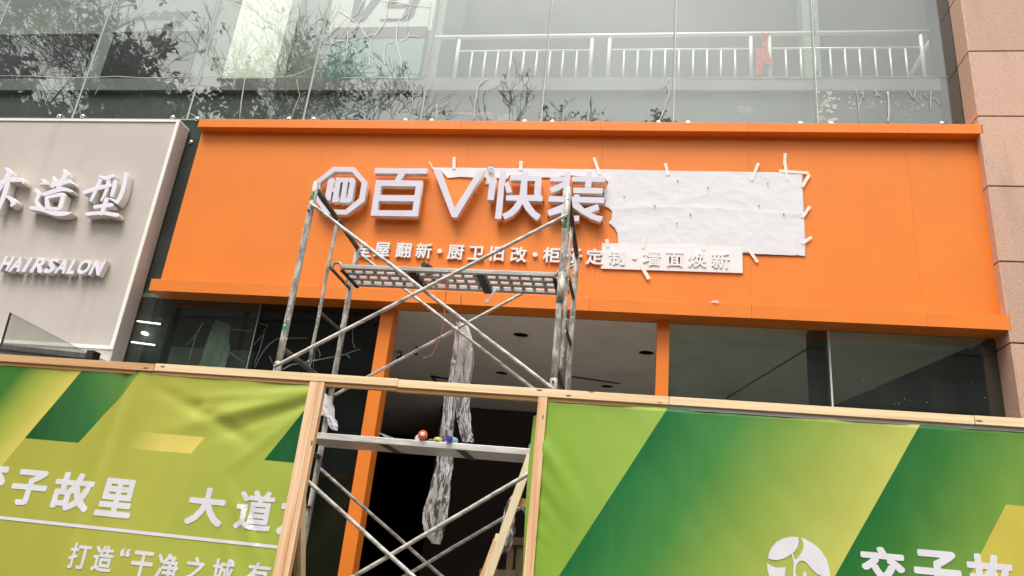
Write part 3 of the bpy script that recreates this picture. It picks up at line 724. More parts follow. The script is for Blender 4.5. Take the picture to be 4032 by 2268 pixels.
for a in [(534, 90, 585, 240), (1165, 140, 1188, 250), (1985, 140, 1925, 295), (2222, 50, 2216, 150), (2216, 120, 2244, 295), (2168, 208, 2430, 225), (2435, 240, 2370, 350), (2440, 520, 2370, 620), (2455, 790, 2370, 850), (1890, 885, 1978, 1012)]:
    tape(*c8(a[0], a[1]), *c8(a[2], a[3]))
for a in [(852, 1185, 850, 1275), (1355, 1215, 1355, 1285)]: tape(*c2(a[0], a[1]), *c2(a[2], a[3]), 14)
tape(*c2(665, 1218), *c2(690, 1270), 5)
for a in [(648, 810, 655, 885), (975, 790, 972, 895), (1508, 790, 1500, 912), (950, 1040, 1020, 1162)]: tape(*c8(a[0], a[1]), *c8(a[2], a[3]), 14, 6.579, tp)
o = put('scrap_loop', MB().grid(clothf([c2(1095, 1290), c2(1110, 1245), c2(1140, 1245)], [c2(1140, 1300), c2(1150, 1270), c2(1145, 1250)], 6.56, .012, 4), 8, 8).mesh('scrap_loop'), PAPER, pp)
o = put('paper_scrap', MB().grid(clothf([(2795, 1190), (2810, 1183)], [(2832, 1192), (2825, 1183)], 6.49, .004, 6), 6, 4).mesh('paper_scrap'), PAPER); tag(o, 'tiny torn white scrap lying on the lower orange ledge', 'paper scrap')

# ------------------------------------------------------------------ orange door frame posts
for k, (x0, x1, lb) in enumerate([(at(1503, 1215, 6.67).x, at(1553, 1215, 6.67).x, 'orange door post, left one, behind the scaffold'), (at(2588, 1270, 6.67).x, at(2637, 1272, 6.67).x, 'orange door post, right one, beside the dark glass')]):
    o = put('door_post', MB().box(x0, x1, 6.67, 6.83, .13, 3.871).mesh('door_post'), ORANGE, None, .002); tag(o, lb, 'post', 'orange door posts')
PX = [at(1503, 1215, 6.67).x, at(1553, 1215, 6.67).x, at(2588, 1270, 6.67).x, at(2637, 1272, 6.67).x]

# ------------------------------------------------------------------ shopfront glazing either side of the door
sf_ = thing('shopfront_glazing', 'dark shopfront glass either side of the open doorway, smeared with dried sealant', 'shopfront', (-1, G, .13))
jl = at(1005, 1300, G).x; jr = at(3262, 1300, G).x; jr0 = at(2790, 1300, G).x
for a, b in [(-12, -6.2), (-6.2, at(600, 1300, G).x - .25), (at(600, 1300, G).x - .24, jl - .006), (jl + .006, PX[0] - .004), (PX[3] + .004, jr - .008), (jr + .008, sx[-1])]:
    part('pane', MB().box(a, b, G, G + .012, .13, 3.868), GLASSK if a == jl + .006 else GLASSD, sf_)
part('joint', MB().box(jl - .005, jl + .005, G - .002, G + .01, .13, 3.868), SEALG, sf_)
part('joint', MB().box(jr - .007, jr + .007, G - .002, G + .01, .13, 3.868), SEAL, sf_)
part('end_frame', MB().box(sx[-1] + .002, sx[-1] + .07, G - .02, G + .1, .13, 3.69), JOINTM, sf_)
cG = crop(650, 1180, 4.2933)
for w_, ps in [(4, [(640, 385), (540, 560), (480, 740), (385, 1095)]), (3, [(650, 400), (520, 600), (340, 780)]), (3, [(1060, 490), (1250, 510), (1480, 540)]), (4, [(1500, 1180), (1640, 900), (1760, 750), (1900, 660), (2400, 645)]),
               (3, [(1660, 550), (1740, 440), (1580, 390)]), (3, [(1490, 780), (1600, 660), (1690, 560)]), (4, [(1500, 1110), (1600, 850), (1670, 590)]), (3, [(1760, 950), (1830, 1110)]), (4, [(1950, 1190), (2100, 1110), (2350, 1060), (2480, 1020), (2576, 1010)]),
               (3, [(1060, 860), (1200, 970), (1340, 1060)]), (3, [(2540, 820), (2500, 1180)])]:
    strand([cG(*q) for q in ps], w_ * .8, SEALD, parent=sf_, rough=2)
cK = crop(1050, 1050, 2.898)
for w_, ps in [(4, [(160, 1180), (300, 1120), (560, 1070), (900, 1000), (1070, 940)]), (3, [(905, 1000), (960, 1045)]), (3, [(570, 920), (610, 1000), (600, 1040)]), (3, [(980, 700), (980, 870), (1010, 930)])]:
    strand([cK(*q) for q in ps], w_, SEALD, parent=sf_, rough=2)

mb = MB(); rs2 = random.Random(5)
for x, y in [(3440, 1440), (3378, 1492), (3398, 1496), (3401, 1502), (3540, 1588), (3562, 1570), (3300, 1415), (3020, 1368), (3080, 1479), (3640, 1330), (3700, 1505), (2900, 1450)] + [(rs2.uniform(2680, 3900), rs2.uniform(1330, 1600)) for _ in range(26)]:
    a = at(x, y, G - .002); r = rs2.uniform(.0015, .0042); mb.quad(*[a + Vector((r * math.cos(-k) * (1 + .4 * rs2.random()), 0, r * 1.4 * math.sin(-k))) for k in range(6)])
o = part('dried_specks', mb, SEALG, sf_); o['kind'] = 'stuff'

# ------------------------------------------------------------------ inside the shop
ZCL = 3.93
ch_ = [(2050, 1320), (2545, 1390), (1975, 1470), (2390, 1523)]
def atz(px, py, Z):
    d = RM @ Vector(((px - 2016) / FPX, 1, -(py - 1134) / FPX)); return CAM + d * ((Z - 1.6) / d.z)
cm = shape([[(-6, G + .43), (PX[0] - .06, G + .43), (PX[0] - .05, G + .08), (sx[-1], G + .08), (sx[-1], 14.9), (-6, 14.9)]] + [[(atz(*q, ZCL).x + .085 * math.cos(t * .3927), atz(*q, ZCL).y + .085 * math.sin(t * .3927)) for t in range(16)] for q in ch_], 0, .010)
# the plate was made upright (X, Z); lay it flat: (x, y, z) -> (x, z, ZCL - y)
for v in cm.vertices: v.co = (v.co.x, v.co.z, ZCL + v.co.y)
cm.flip_normals()
o = put('ceiling', cm, CEILM); o['kind'] = 'structure'
struct('plenum', MB().box(-6.2, 4.3, G + .08, 15, ZCL + .32, ZCL + .35), INDARK)
for q in ch_:
    a = atz(*q, ZCL); t = thing('downlight_hole', 'round unlit downlight cut-out in the shop ceiling, ' + {2050: 'nearest the scaffold', 2545: 'beside the right door post', 1975: 'behind the scaffold, farther in', 2390: 'farthest in, near the slot'}[q[0]], 'downlight', (a.x, a.y, ZCL), 'downlight holes in the ceiling')
    mb = MB().path([(a.x, a.y, ZCL + .011), (a.x, a.y, ZCL + .16)], .087, 20, cap=False); part('can', mb, INDARK, t)
    part('lamp_holder', MB().path([(a.x, a.y, ZCL + .161), (a.x, a.y, ZCL + .19)], .084, 20), INDARK, t)
for q, lb in [((1640, 1362), 'small sprinkler head on the shop ceiling'), ((1580, 1385), 'round smoke detector hanging from the shop ceiling')]:
    a = atz(*q, ZCL); big = 'detector' in lb
    t = thing('smoke_detector' if big else 'sprinkler', lb, 'detector' if big else 'sprinkler', (a.x, a.y, ZCL))
    part('stem', MB().path([(a.x, a.y, ZCL), (a.x, a.y, ZCL - .07)], .008, 8), BLACK, t)
    part('body', MB().path([(a.x, a.y, ZCL - .07), (a.x, a.y, ZCL - .085), (a.x, a.y, ZCL - .105)], [.05, .055, .03] if big else [.02, .028, .028], 14), BLACK, t)
a, b = atz(2252, 1482, ZCL), atz(2440, 1510, ZCL)
o = put('slot_diffuser', MB().bar((a.x, a.y, ZCL - .003), (b.x, b.y, ZCL - .003), .05, .006).mesh('slot_diffuser'), BLACK); tag(o, 'black slot air diffuser in the shop ceiling', 'air diffuser')
struct('shop_floor', MB().box(-12, 4.3, G + .02, 15, .0, .128), M('pale_bounce_floor', (.78, .76, .72), .4, var=.05))  # unseen floor, made pale to bounce light up to the ceiling
YK = 11.6
xw = at(1742, 1560, YK).x
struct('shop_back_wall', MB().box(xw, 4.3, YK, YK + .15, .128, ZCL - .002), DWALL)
struct('corridor_wall', MB().box(xw + .002, xw + .1, YK + .152, 14.8, .128, ZCL - .002), INDARK)
struct('corridor_end', MB().box(-6, xw + .1, 14.8, 14.95, .128, ZCL - .002), INDARK)  # the corridor's darkness is put into its black colour
struct('shop_left_wall', MB().box(-6.1, -6.0, G + .43, 14.8, .128, ZCL + .04), INDARK)
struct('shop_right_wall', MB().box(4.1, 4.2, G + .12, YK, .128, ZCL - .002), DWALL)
# shallow boxed frame hung under the ceiling
fa, fb, fc_ = atz(1700, 1478, ZCL), atz(1930, 1520, ZCL), atz(1705, 1530, ZCL)
t = thing('ceiling_track', 'thin dark track frame on the shop ceiling behind the plastic wrap', 'track', tuple(fa))
for u_, v_ in ((fa, fb), (fa, fa + Vector((0, 1.2, 0)))): part('track_bar', MB().bar(u_ - Vector((0, 0, .012)), v_ - Vector((0, 0, .012)), .03, .02), BLACK, t)
# behind the left glass: screens, a sheet added for the pale green glow
struct('left_backing', MB().box(-4.9, PX[0] - .07, G + .35, G + .42, .13, 3.95), INDARK)
GW = M('grey_green_board', (.26, .29, .22), .8, var=.3, vscale=1.2)
x0, x1 = at(665, 1400, G + .3).x, at(1000, 1400, G + .3).x
struct('grey_board', MB().box(x0, x1, G + .3, G + .33, .13, 3.45), GW)
sh = M('pale_green_sheet', (.72, .84, .74), .7, var=.35, vscale=6, stretch=(3, 1, .6))
mb = MB().grid(clothf([(850, 1262), (820, 1330), (775, 1475)], [(905, 1275), (905, 1390), (880, 1475)], G + .24, .02, 11, 2), 16, 22)
o = put('glow_sheet', mb.mesh('glow_sheet'), sh); tag(o, 'pale green sheet added behind the left shop glass for a greenish glow', 'sheet'); o.modifiers.new('t', 'SOLIDIFY').thickness = .002
# behind the right glass
x0, x1 = at(3192, 1400, G + .15).x, at(3255, 1400, G + .15).x
struct('shop_column', MB().box(x0, x1, G + .12, G + .3, .13, ZCL), INDARK)
a, b = at(2860, 1568, G + .3), at(3190, 1366, G + .3)
o = put('dark_conduit', MB().path([a, b], .008, 8).mesh('dark_conduit'), BLACK); tag(o, 'thin dark sloping conduit behind the right shop glass', 'conduit')
sp_m = M('sloping_soffit', (.055, .056, .050), .8, var=.3, vscale=1)
a1, b1 = at(3215, 1625, G + .5), at(3770, 1318, G + .5)
SOFD = M('dark_soffit', (.022, .023, .022), .8)
struct('sloping_soffit', MB().quad(a1, (b1.x + 1.0, G + .5, b1.z + .35), (b1.x + 1.0, G + .5, 2.0), (a1.x, G + .5, 2.0)), SOFD)

# ------------------------------------------------------------------ salon next door
ss = thing('salon_sign', 'beige hair salon sign box with white raised characters and cream edge trim', 'shop sign', (-6.5, 6.55, 2.9))
YN = 6.55; k_ = YN / 6.2
sxr = -4.88 * 1.0; p1 = at(697, 475, YN); p2 = at(437, 1376, YN)
XR = (p1.x + p2.x) / 2 + .035; ZN1 = at(697, 473, YN).z; ZN0 = at(437, 1376, YN).z
part('box', MB().box(-9.5, XR, YN, G - .012, ZN0 - .32, ZN1 - .03), BEIGE, ss, bevel=.004)
part('edge_trim', MB().box(-9.5, XR + .004, YN - .012, YN + .0, ZN1 - .028, ZN1), TRIM, ss)
part('edge_trim', MB().box(XR - .04, XR + .0, YN - .012, YN - .001, ZN0 - .0, ZN1 - .03), TRIM, ss)
part('edge_trim', MB().box(-9.5, XR - .042, YN - .012, YN - .001, ZN0, ZN0 + .035), TRIM, ss)
part('top_return', MB().box(-9.5, XR + .002, YN + .002, G - .012, ZN1 - .028, ZN1 - .002), TRIM, ss)
cS = crop(0, 620, 2.8417)
YB0, YB1 = YN - .115, YN - .02
def brush_letter(strokes):
    bm = bmesh.new()
    for k, st in enumerate(strokes):
        lp = brush(st)
        m = shape([pl(lp, YB0, cS)], YB0 + k * .0007, YB1 - YB0 + .0004 * k, bevel=.004); bm.from_mesh(m); bpy.data.meshes.remove(m)
    m = bpy.data.meshes.new('letter'); bm.normal_update(); bm.to_mesh(m); bm.free()
    return put('letter', m, two_tone(m, SALON, ACRYL_SIDE), ss)
brush_letter([[(60, 120, 26), (100, 165, 60), (75, 225, 62), (30, 290, 40)], [(-60, 330, 40), (40, 262, 50), (140, 250, 52), (240, 252, 50), (258, 285, 26)], [(90, 250, 52), (55, 380, 56), (20, 480, 50), (-30, 620, 30)], [(30, 300, 40), (-60, 430, 30)], [(50, 425, 16), (110, 460, 46), (150, 495, 64), (125, 535, 36)]])
brush_letter([[(452, 240, 14), (490, 262, 38), (505, 292, 30)], [(425, 300, 12), (500, 290, 34)], [(592, 215, 16), (604, 265, 44), (590, 318, 46)], [(712, 140, 28), (728, 190, 56), (690, 260, 50), (645, 340, 44)], [(570, 325, 26), (680, 290, 44), (770, 268, 44), (812, 292, 16)],
              [(488, 410, 46), (600, 376, 50), (700, 352, 48), (795, 375, 30)], [(515, 450, 44), (520, 560, 46)], [(530, 445, 38), (610, 425, 42), (690, 412, 46)], [(705, 420, 52), (665, 560, 54)], [(520, 568, 36), (655, 572, 44)],
              [(390, 362, 44), (428, 410, 50), (400, 480, 46), (428, 560, 50)], [(335, 560, 40), (470, 578, 54), (610, 620, 60), (730, 625, 46), (788, 612, 14)]])
brush_letter([[(1108, 212, 22), (1180, 232, 48), (1258, 208, 40)], [(942, 392, 48), (1070, 350, 48), (1225, 312, 44)], [(1115, 262, 44), (1068, 370, 44), (1015, 480, 36)], [(1210, 240, 46), (1190, 360, 42), (1130, 480, 26)], [(1282, 270, 48), (1268, 350, 48), (1245, 425, 40)],
              [(1402, 185, 42), (1385, 300, 48), (1350, 420, 50), (1308, 500, 44)], [(1300, 495, 40), (1215, 452, 14)], [(1185, 468, 48), (1155, 560, 50), (1130, 630, 40)], [(1055, 552, 44), (1240, 528, 48)], [(965, 632, 44), (1130, 618, 42), (1300, 642, 50)]])
for ch, xa, xb, yt, yb in [('H', 5, 138, 1102, 1268), ('A', 120, 240, 1108, 1280), ('I', 268, 345, 1112, 1283), ('R', 352, 492, 1118, 1290), ('S', 508, 640, 1122, 1296), ('A', 628, 745, 1132, 1298), ('L', 762, 850, 1137, 1305), ('O', 873, 1008, 1138, 1308), ('N', 1010, 1165, 1145, 1320)]:
    cxp, cyp = (xa + xb) / 2, (yt + yb) / 2; ctr = at(*cS(cxp, cyp), YN - .08); hgt = at(*cS(cxp, yt), YN - .08).z - at(*cS(cxp, yb), YN - .08).z
    wid = at(*cS(xb, cyp), YN - .08).x - at(*cS(xa, cyp), YN - .08).x
    m = fit_glyph(ch, ctr.x - wid / 2, ctr.x + wid / 2, ctr.z - hgt / 2, ctr.z + hgt / 2, YN - .08, .07, .042, shear=.25)
    put('letter', m, two_tone(m, SALON, ACRYL_SIDE), ss)
# window opened under the salon sign: sash glass, lower bar, white soffit
SASH = glass('sash_glass', .10, (.86, .88, .84), .10, (.5, .5, .44))
aw = thing('open_window_sash', 'open glass window sash tilted out in front of the salon sign, lower left', 'window', (-5.6, 6.1, 2.8))
YA = 6.25
q = [at(40, 1232, YA - .18), at(55, 1232, YA - .18), at(330, 1380, YA + .12), at(0, 1400, YA + .05), at(-60, 1405, YA + .05), at(-60, 1260, YA - .16)]
q = [at(42, 1231, YA), at(335, 1388, YA), at(-40, 1400, YA)]
lowpts = [(v.x, v.z) for v in (at(42, 1231, YA), at(350, 1392, YA), at(345, 1410, YA), at(2, 1368, YA))]
m = shape([lowpts[:]], YA, .008); put('glass', m, SASH, aw)
e0, e1 = at(42, 1231, YA - .002), at(2, 1368, YA - .002)
part('edge', MB().bar(e0, e1, .008, .02, (0, 1, 0)), BLACK, aw)
e2 = at(348, 1391, YA - .002); part('edge', MB().bar(e0, e2, .004, .014, (0, 1, 0)), SEALG, aw)
DG = M('dusty_dark_sill', (.12, .115, .10), .4, var=.5, vscale=18)
a, b = at(-30, 1366, YA), at(343, 1394, YA)
part('lower_bar', MB().bar((a.x, YA + .04, (a.z + at(0, 1360, YA).z) / 2 + .002), (b.x, YA + .04, a.z - .033), .10, .055), DG, aw, bevel=.004)
x0 = at(338, 1395, YA - .012).x; x1 = at(366, 1395, YA - .012).x; z0 = at(350, 1412, YA).z; z1 = at(350, 1380, YA).z
part('dark_bracket', MB().box(x0, x1, YA - .012, YA + .09, z0, z1), BLACK, aw)
WS = M('white_soffit_panel', (.80, .80, .88), .5)
zz_ = at(150, 1386, 6.3).z
o = put('shop_soffit', MB().box(-9, at(362, 1410, 6.3).x, 6.3, 6.54, zz_ - .12, zz_ + .005).mesh('shop_soffit'), WS); o['kind'] = 'structure'
# neighbour's ceiling lights seen through the narrow strip of glass
st0, st1 = at(520, 1300, G).x, at(640, 1300, G).x
NB = M('neighbour_wall', (.17, .20, .18), .7, var=.2, vscale=3, stretch=(5, 1, .4))
struct('neighbour_partition', MB().box(-6.6, -4.86, G + .42, G + .5, .13, 4.0), NB)
struct('neighbour_lintel', MB().box(-12, -6.7, G + .3, G + .4, .13, 4.0), NB)
LIT = emis('lit_tube', (1, .98, .93), 2.2)
for (xa, ya, xb, yb), lb in [((540, 1264, 631, 1275), 'upper lit tube lamp behind the narrow glass strip'), ((517, 1346, 609, 1358), 'lower lit tube lamp behind the narrow glass strip')]:
    a, b = at(xa, ya, G + .38), at(xb, yb, G + .38)
    t = thing('tube_lamp', lb, 'lamp', tuple((a + b) / 2), 'lit tube lamps beside the salon'); part('tube', MB().path([a, b], .007, 8), LIT, t); part('tray', MB().bar(a + Vector((0, .025, 0)), b + Vector((0, .025, 0)), .02, .028), SEALG, t)
a = at(571, 1313, G + .37)
o = put('round_lamp', MB().grid(lambda u, v: a + Vector((.048 * v * math.cos(u * 6.2832), -.004 * (1 - v), .019 * v * math.sin(u * 6.2832) - .01 * v * math.cos(u * 6.2832))), 20, 3).mesh('round_lamp'), LIT); tag(o, 'round lit downlight between two tube lamps behind the narrow glass strip', 'lamp')
o.modifiers.new('t', 'SOLIDIFY').thickness = .006
a = at(606, 1183, G + .3)
cmr = thing('wall_socket_box', 'small black box with a dangling cable behind the narrow glass strip', 'socket box', tuple(a))
part('box', MB().box(a.x - .03, a.x + .03, a.y, a.y + .05, a.z - .03, a.z + .03), BLACK, cmr, bevel=.004)
part('cable', MB().path([at(x, y, G + .28) for x, y in [(620, 1186), (627, 1205), (631, 1225), (634, 1240)]], .004, 6), BLACK, cmr)
part('plug', MB().path([at(634, 1240, G + .28), at(631, 1254, G + .28)], [.008, .016], 8), BLACK, cmr)

# ------------------------------------------------------------------ scaffold tower
XL_, XR_, YFt, YBk, YI = -2.235, -0.440, 4.46, 5.46, 4.93
sca = thing('scaffold_tower', 'steel frame scaffold tower with cross braces standing before the orange sign', 'scaffold', (-1.34, 4.96, .13))
def tube(name, a, b, r, mat=STEEL, n=14, wob=0.0):
    a, b = Vector(a), Vector(b); k = 7
    pts = [a.lerp(b, i / k) + Vector((nz(i, a.x, b.z), nz(i, b.x, a.z), nz(i, a.z, 3))) * wob for i in range(k + 1)]
    return part(name, MB().path(pts, [r * (1 + .05 * nz(i * 2.3, a.x * 9, b.z * 7)) for i in range(k + 1)], n), mat, sca)
for x, dx, g in ((XL_, -.02, 0), (XR_, .008, 1)):
    for y, xo in ((YFt, 0), (YBk, dx)):
        top = 4.03 if y == YFt else 3.99
        tube('leg', (x + xo, y, 2.66), (x + xo, y, top), .0215, STEEL, 18, .002)
        tube('lower_leg', (x + xo, y, .16), (x + xo, y, 2.655), .0215, STEEL, 18, .003)
        part('coupling', MB().path([(x + xo, y, 2.60), (x + xo, y, 2.62), (x + xo, y, 2.70), (x + xo, y, 2.71)], [.022, .0255, .0255, .022], 16), STEEL, sca)
        part('foot', MB().path([(x + xo, y, .13), (x + xo, y, .145), (x + xo, y, .15), (x + xo, y, .3)], [.06, .06, .016, .016], 14), DARKMETAL, sca)
        part('leg_hole', MB().path([(x + xo + .004, y - .0225, 3.93), (x + xo + .004, y - .018, 3.93)], .0055, 8), BLACK, sca)
    for lv in (0, -1.72):
        tube('top_bar', (x, YFt, 3.985 + lv), (x + dx, YBk, 3.965 + lv), .019, RUSTY, 14)
        tube('bottom_bar', (x, YFt, 2.80 + lv), (x + dx, YBk, 2.785 + lv), .019, RUSTY, 14)
        tube('inner_post', (x - .003, YI, 2.80 + lv), (x - .003, YI, 3.975 + lv), .0125, STEEL, 12, .002)
        for zz in (3.585, 3.215):
            tube('rung', (x - .003, YI, zz + lv), (x + dx, YBk, zz + .015 + lv), .0125, RUSTY, 12)
    for y, zz in ((YFt, 3.79), (YFt, 2.68), (YBk, 3.93), (YBk, 2.72), (YFt, 2.05), (YBk, 2.20)):
        yo = y - .03 if y == YFt else y + .03
        part('brace_pin', MB().path([(x, y, zz), (x, yo * 1.0 + (-.012 if y == YFt else .012), zz)], .007, 8), DARKMETAL, sca)
part('collar', MB().path([(XR_, YFt, 3.39), (XR_, YFt, 3.405), (XR_, YFt, 3.408), (XR_, YFt, 3.2)], [.021, .026, .026, .0245], 18), STEEL, sca)
def brace(a, b, y, mat=STEELX):
    """flattened-end cross brace"""
    a, b = Vector((a[0], y, a[1])), Vector((b[0], y, b[1])); d = (b - a).normalized(); L_ = (b - a).length
    pts = [a - d * .03, a + d * .02, a + d * .07] + [a + d * (.07 + (L_ - .14) * i / 8) + Vector((nz(i, a.x, 1), 0, nz(i, b.x, 2))) * .004 for i in range(1, 8)] + [b - d * .07, b - d * .02, b + d * .03]
    part('cross_brace', MB().path(pts, [.011, .012, .0125] + [.0125 * (1 + .06 * nz(i * 3, a.z, 4)) for i in range(7)] + [.0125, .012, .011], 12), mat, sca)
brace((-2.205, 3.83), (-.45, 2.645), YFt - .032); brace((-.45, 3.785), (-2.205, 2.675), YFt - .058)
brace((-2.255, 3.935), (-.45, 2.715), YBk + .032, STEELX); brace((-.44, 3.915), (-2.27, 2.72), YBk + .058, STEELX)
cx2 = lambda a, b: (at(*a, b).x, at(*a, b).z)
def brace_px(a, b, y, mat=STEELX):
    P, Q = cx2(a, y), cx2(b, y); s_ = (Q[1] - P[1]) / (Q[0] - P[0])
    xa_, xb2 = -2.235, -.45
    brace((xa_, P[1] + (xa_ - P[0]) * s_), (xb2, P[1] + (xb2 - P[0]) * s_), y, mat)
cH = crop(1344, 1512, 1.9167)
brace_px(cH(100, 1449), cH(1420, 675), YFt - .034); brace_px(cH(0, 960), cH(540, 1449), YFt - .060)
brace_px(cH(480, 1449), cH(1395, 910), YBk + .034, STEELX); brace_px(cH(0, 780), cH(755, 1449), YBk + .060, STEELX)

rm = random.Random(21); mt = MB(); mg = MB()
def blob(mb, c_, r):
    mb.grid(lambda u, v: Vector(c_) + Vector((math.cos(u * 6.283) * math.sin(v * 3.1416) * r, math.sin(u * 6.283) * math.sin(v * 3.1416) * r * .8, math.cos(v * 3.1416) * r * 1.5)) * (1 + .3 * nz(u * 6, v * 5, c_[2] * 9)), 7, 5)
for x, y in ((XL_, YFt), (XL_ - .02, YBk), (XR_, YFt), (XR_ + .008, YBk), (XL_ - .003, YI), (XR_ - .003, YI)):
    rr0 = .0125 if y == YI else .0215
    for k in range(16):
        a_ = rm.uniform(-.6, 3.7); z_ = rm.uniform(2.82, 3.95); blob(mt, (x + math.cos(a_) * rr0 * .95, y - abs(math.sin(a_)) * rr0 * .95, z_), rm.uniform(.0025, .007))
o = part('mortar_splashes', mt, M('pale_mortar', (.66, .63, .57), .9), sca); o['kind'] = 'stuff'
GPAINT = M('green_paint_smear', (.04, .22, .08), .6)
for x, y, z0, z1 in ((XL_, YFt, 3.88, 3.95), (XR_, YFt, 3.72, 3.80), (XL_ + .0, YFt, 2.92, 2.97)):
    part('paint_smear', MB().grid(lambda u, v: (x + .0222 * math.sin((u - .5) * 1.6 + .3 * nz(v * 4, u, x) - .3), y - .0222 * math.cos((u - .5) * 1.6 - .3), z0 + (z1 - z0) * v + .01 * nz(u * 5, v, 2)), 8, 6), GPAINT, sca)

def plank(label, z, y0, y1, slots, x0, x1, mat=PLANKM):
    t = thing('scaffold_plank', label, 'plank', ((x0 + x1) / 2, (y0 + y1) / 2, z), 'galvanised planks hooked on the scaffold')
    n = 4; gap = .034 if slots else .012; wd = ((y1 - y0) - gap * (n - 1)) / n
    ya = y0
    if slots: wd = .045
    for i in range(n):
        if slots: gap = (.079, .063, .063, 0)[i]
        dep = (.031, .021, .021, .030)[i] if slots else .042
        if i: ya = ya + wd + pgap
        pgap = gap
        part('channel', MB().box(x0, x1, ya, ya + wd, z - dep, z), mat, t, bevel=.003)
        if i < n - 1 and slots:
            mb = MB(); xx = x0 + .04
            while xx < x1 - .05:
                wv = rnd.uniform(.020, .030); mb.box(xx, xx + wv, ya + wd, ya + wd + gap, z - .0025, z - .0005); xx += .085
            o = part('slot_bridges', mb, mat, t); o['kind'] = 'stuff'
        elif i < n - 1:
            part('groove_shade', MB().box(x0, x1, ya + wd + .0003, ya + wd + gap - .0003, z - .036, z - .006), BLACK, t)  # black strip added in the gap as the shade between channels
    for f in (.0, .34, .66, 1.0):
        xx = x0 + (x1 - x0) * f; hw = .03 if 0 < f < 1 else .014
        if slots or 0 < f < 1: part('cross_strap', MB().box(xx - hw, xx + hw, y0 + .034, y1 - .004, z - (.040 if slots else .047), z - (.0305 if slots else .0425)), BLACK if slots else DARKMETAL, t)
    for xe, sgnx in ((x0, -1), (x1, 1)):
        for yy in (y0 + .03, y1 - .06):
            R_ = .036; cxh = xe + sgnx * .042
            pts = [Vector((xe, yy, z - .01))] + [Vector((cxh - sgnx * R_ * math.cos(a_), yy, z - .012 + R_ * math.sin(a_))) for a_ in [math.pi * q / 6 for q in range(7)]] + [Vector((cxh + sgnx * R_, yy, z - .035))]
            part('hook', MB().path(pts, [.011] * (len(pts) - 1) + [.008], 8), PLANKM, t)
    return t
plank('upper galvanised scaffold plank with slotted deck, level with the small lettering', 3.585, 4.89, 5.286, True, -2.125, -.535, M('galvanised_sheet_worn', (.50, .49, .47), .45, metal=.2, var=.3, vscale=9, stretch=(.5, 3, 3), bump=.15, bscale=30))
plank('lower galvanised scaffold plank carrying bottles, across the doorway', 2.342, 4.90, 5.30, False, -2.165, -.50, M('galvanised_sheet_pale', (.85, .82, .78), .4, metal=.15, var=.3, vscale=9, stretch=(.5, 3, 3), bump=.15, bscale=30))

# things on the planks
ZU, ZLw = 3.585, 2.342
p = at(1676, 1050, 4.97)
t = thing('power_drill', 'black cordless drill lying on the upper plank, its round end showing', 'drill', (p.x, 4.97, ZU))
part('body', MB().path([(p.x, 4.94, ZU + .032), (p.x + .004, 4.96, ZU + .032), (p.x + .02, 5.02, ZU + .033), (p.x + .05, 5.12, ZU + .033)], [.024, .032, .033, .03], 16), BLACK, t)
part('chuck', MB().path([(p.x - .002, 4.915, ZU + .032), (p.x, 4.945, ZU + .032)], [.02, .026], 14), DARKMETAL, t)
for k in range(5):
    a_ = k * 1.25; part('vent', MB().box(p.x + .018 * math.cos(a_) - .003, p.x + .018 * math.cos(a_) + .003, 4.932, 4.9395, ZU + .032 + .018 * math.sin(a_) - .003, ZU + .032 + .018 * math.sin(a_) + .003), WHITE, t)
part('grip', MB().bar((p.x + .03, 5.06, ZU + .02), (p.x + .14, 5.12, ZU + .02), .04, .035), BLACK, t, bevel=.008)
# sealant bottle with an orange cap
p = at(1660, 1711, 4.86)
ORC = M('orange_plastic', (.88, .13, .03), .4); WP = M('white_plastic', (.85, .83, .86), .35)
zb0 = ZLw + .033
t = thing('sealant_bottle', 'white sealant bottle with scalloped orange cap lying on the lower plank', 'bottle', (p.x, 4.9, ZLw))
part('body', MB().path([(p.x - .008, 4.925, zb0), (p.x - .012, 4.935, zb0), (p.x - .075, 5.07, zb0), (p.x - .083, 5.09, zb0)], [.020, .027, .028, .02], 20), WP, t)
mbc = MB(); N_ = 20
pts = [(0, .0), (0, .03)]
mbc.path([(p.x + .002, 4.885, zb0 + .002), (p.x + .001, 4.889, zb0 + .002), (p.x - .008, 4.918, zb0 + .001), (p.x - .009, 4.922, zb0)], [.028, .032, .033, .026], 12)
part('cap', mbc, ORC, t)
part('nozzle', MB().path([(p.x + .004, 4.868, zb0 + .003), (p.x + .003, 4.874, zb0 + .003), (p.x, 4.888, zb0 + .002)], [.010, .015, .016], 16), WP, t)
part('label_band', MB().path([(p.x - .06, 5.04, zb0), (p.x - .072, 5.066, zb0)], .0292, 20), ORC, t)
# blue-capped clear tape bottle
p = at(1763, 1728, 4.88); BLU = M('blue_plastic', (.05, .05, .38), .4); TQ = M('turquoise_film', (.25, .55, .55), .3)
t = thing('blue_capped_bottle', 'small clear bottle with round blue cap lying on the lower plank', 'bottle', (p.x, 4.9, ZLw))
part('cap', MB().path([(p.x, 4.875, ZLw + .023), (p.x + .001, 4.879, ZLw + .023), (p.x + .010, 4.905, ZLw + .023)], [.018, .0215, .022], 20), BLU, t)
part('body', MB().path([(p.x + .010, 4.906, ZLw + .022), (p.x + .035, 4.96, ZLw + .022), (p.x + .04, 4.97, ZLw + .022)], [.021, .021, .015], 18), TQ, t)
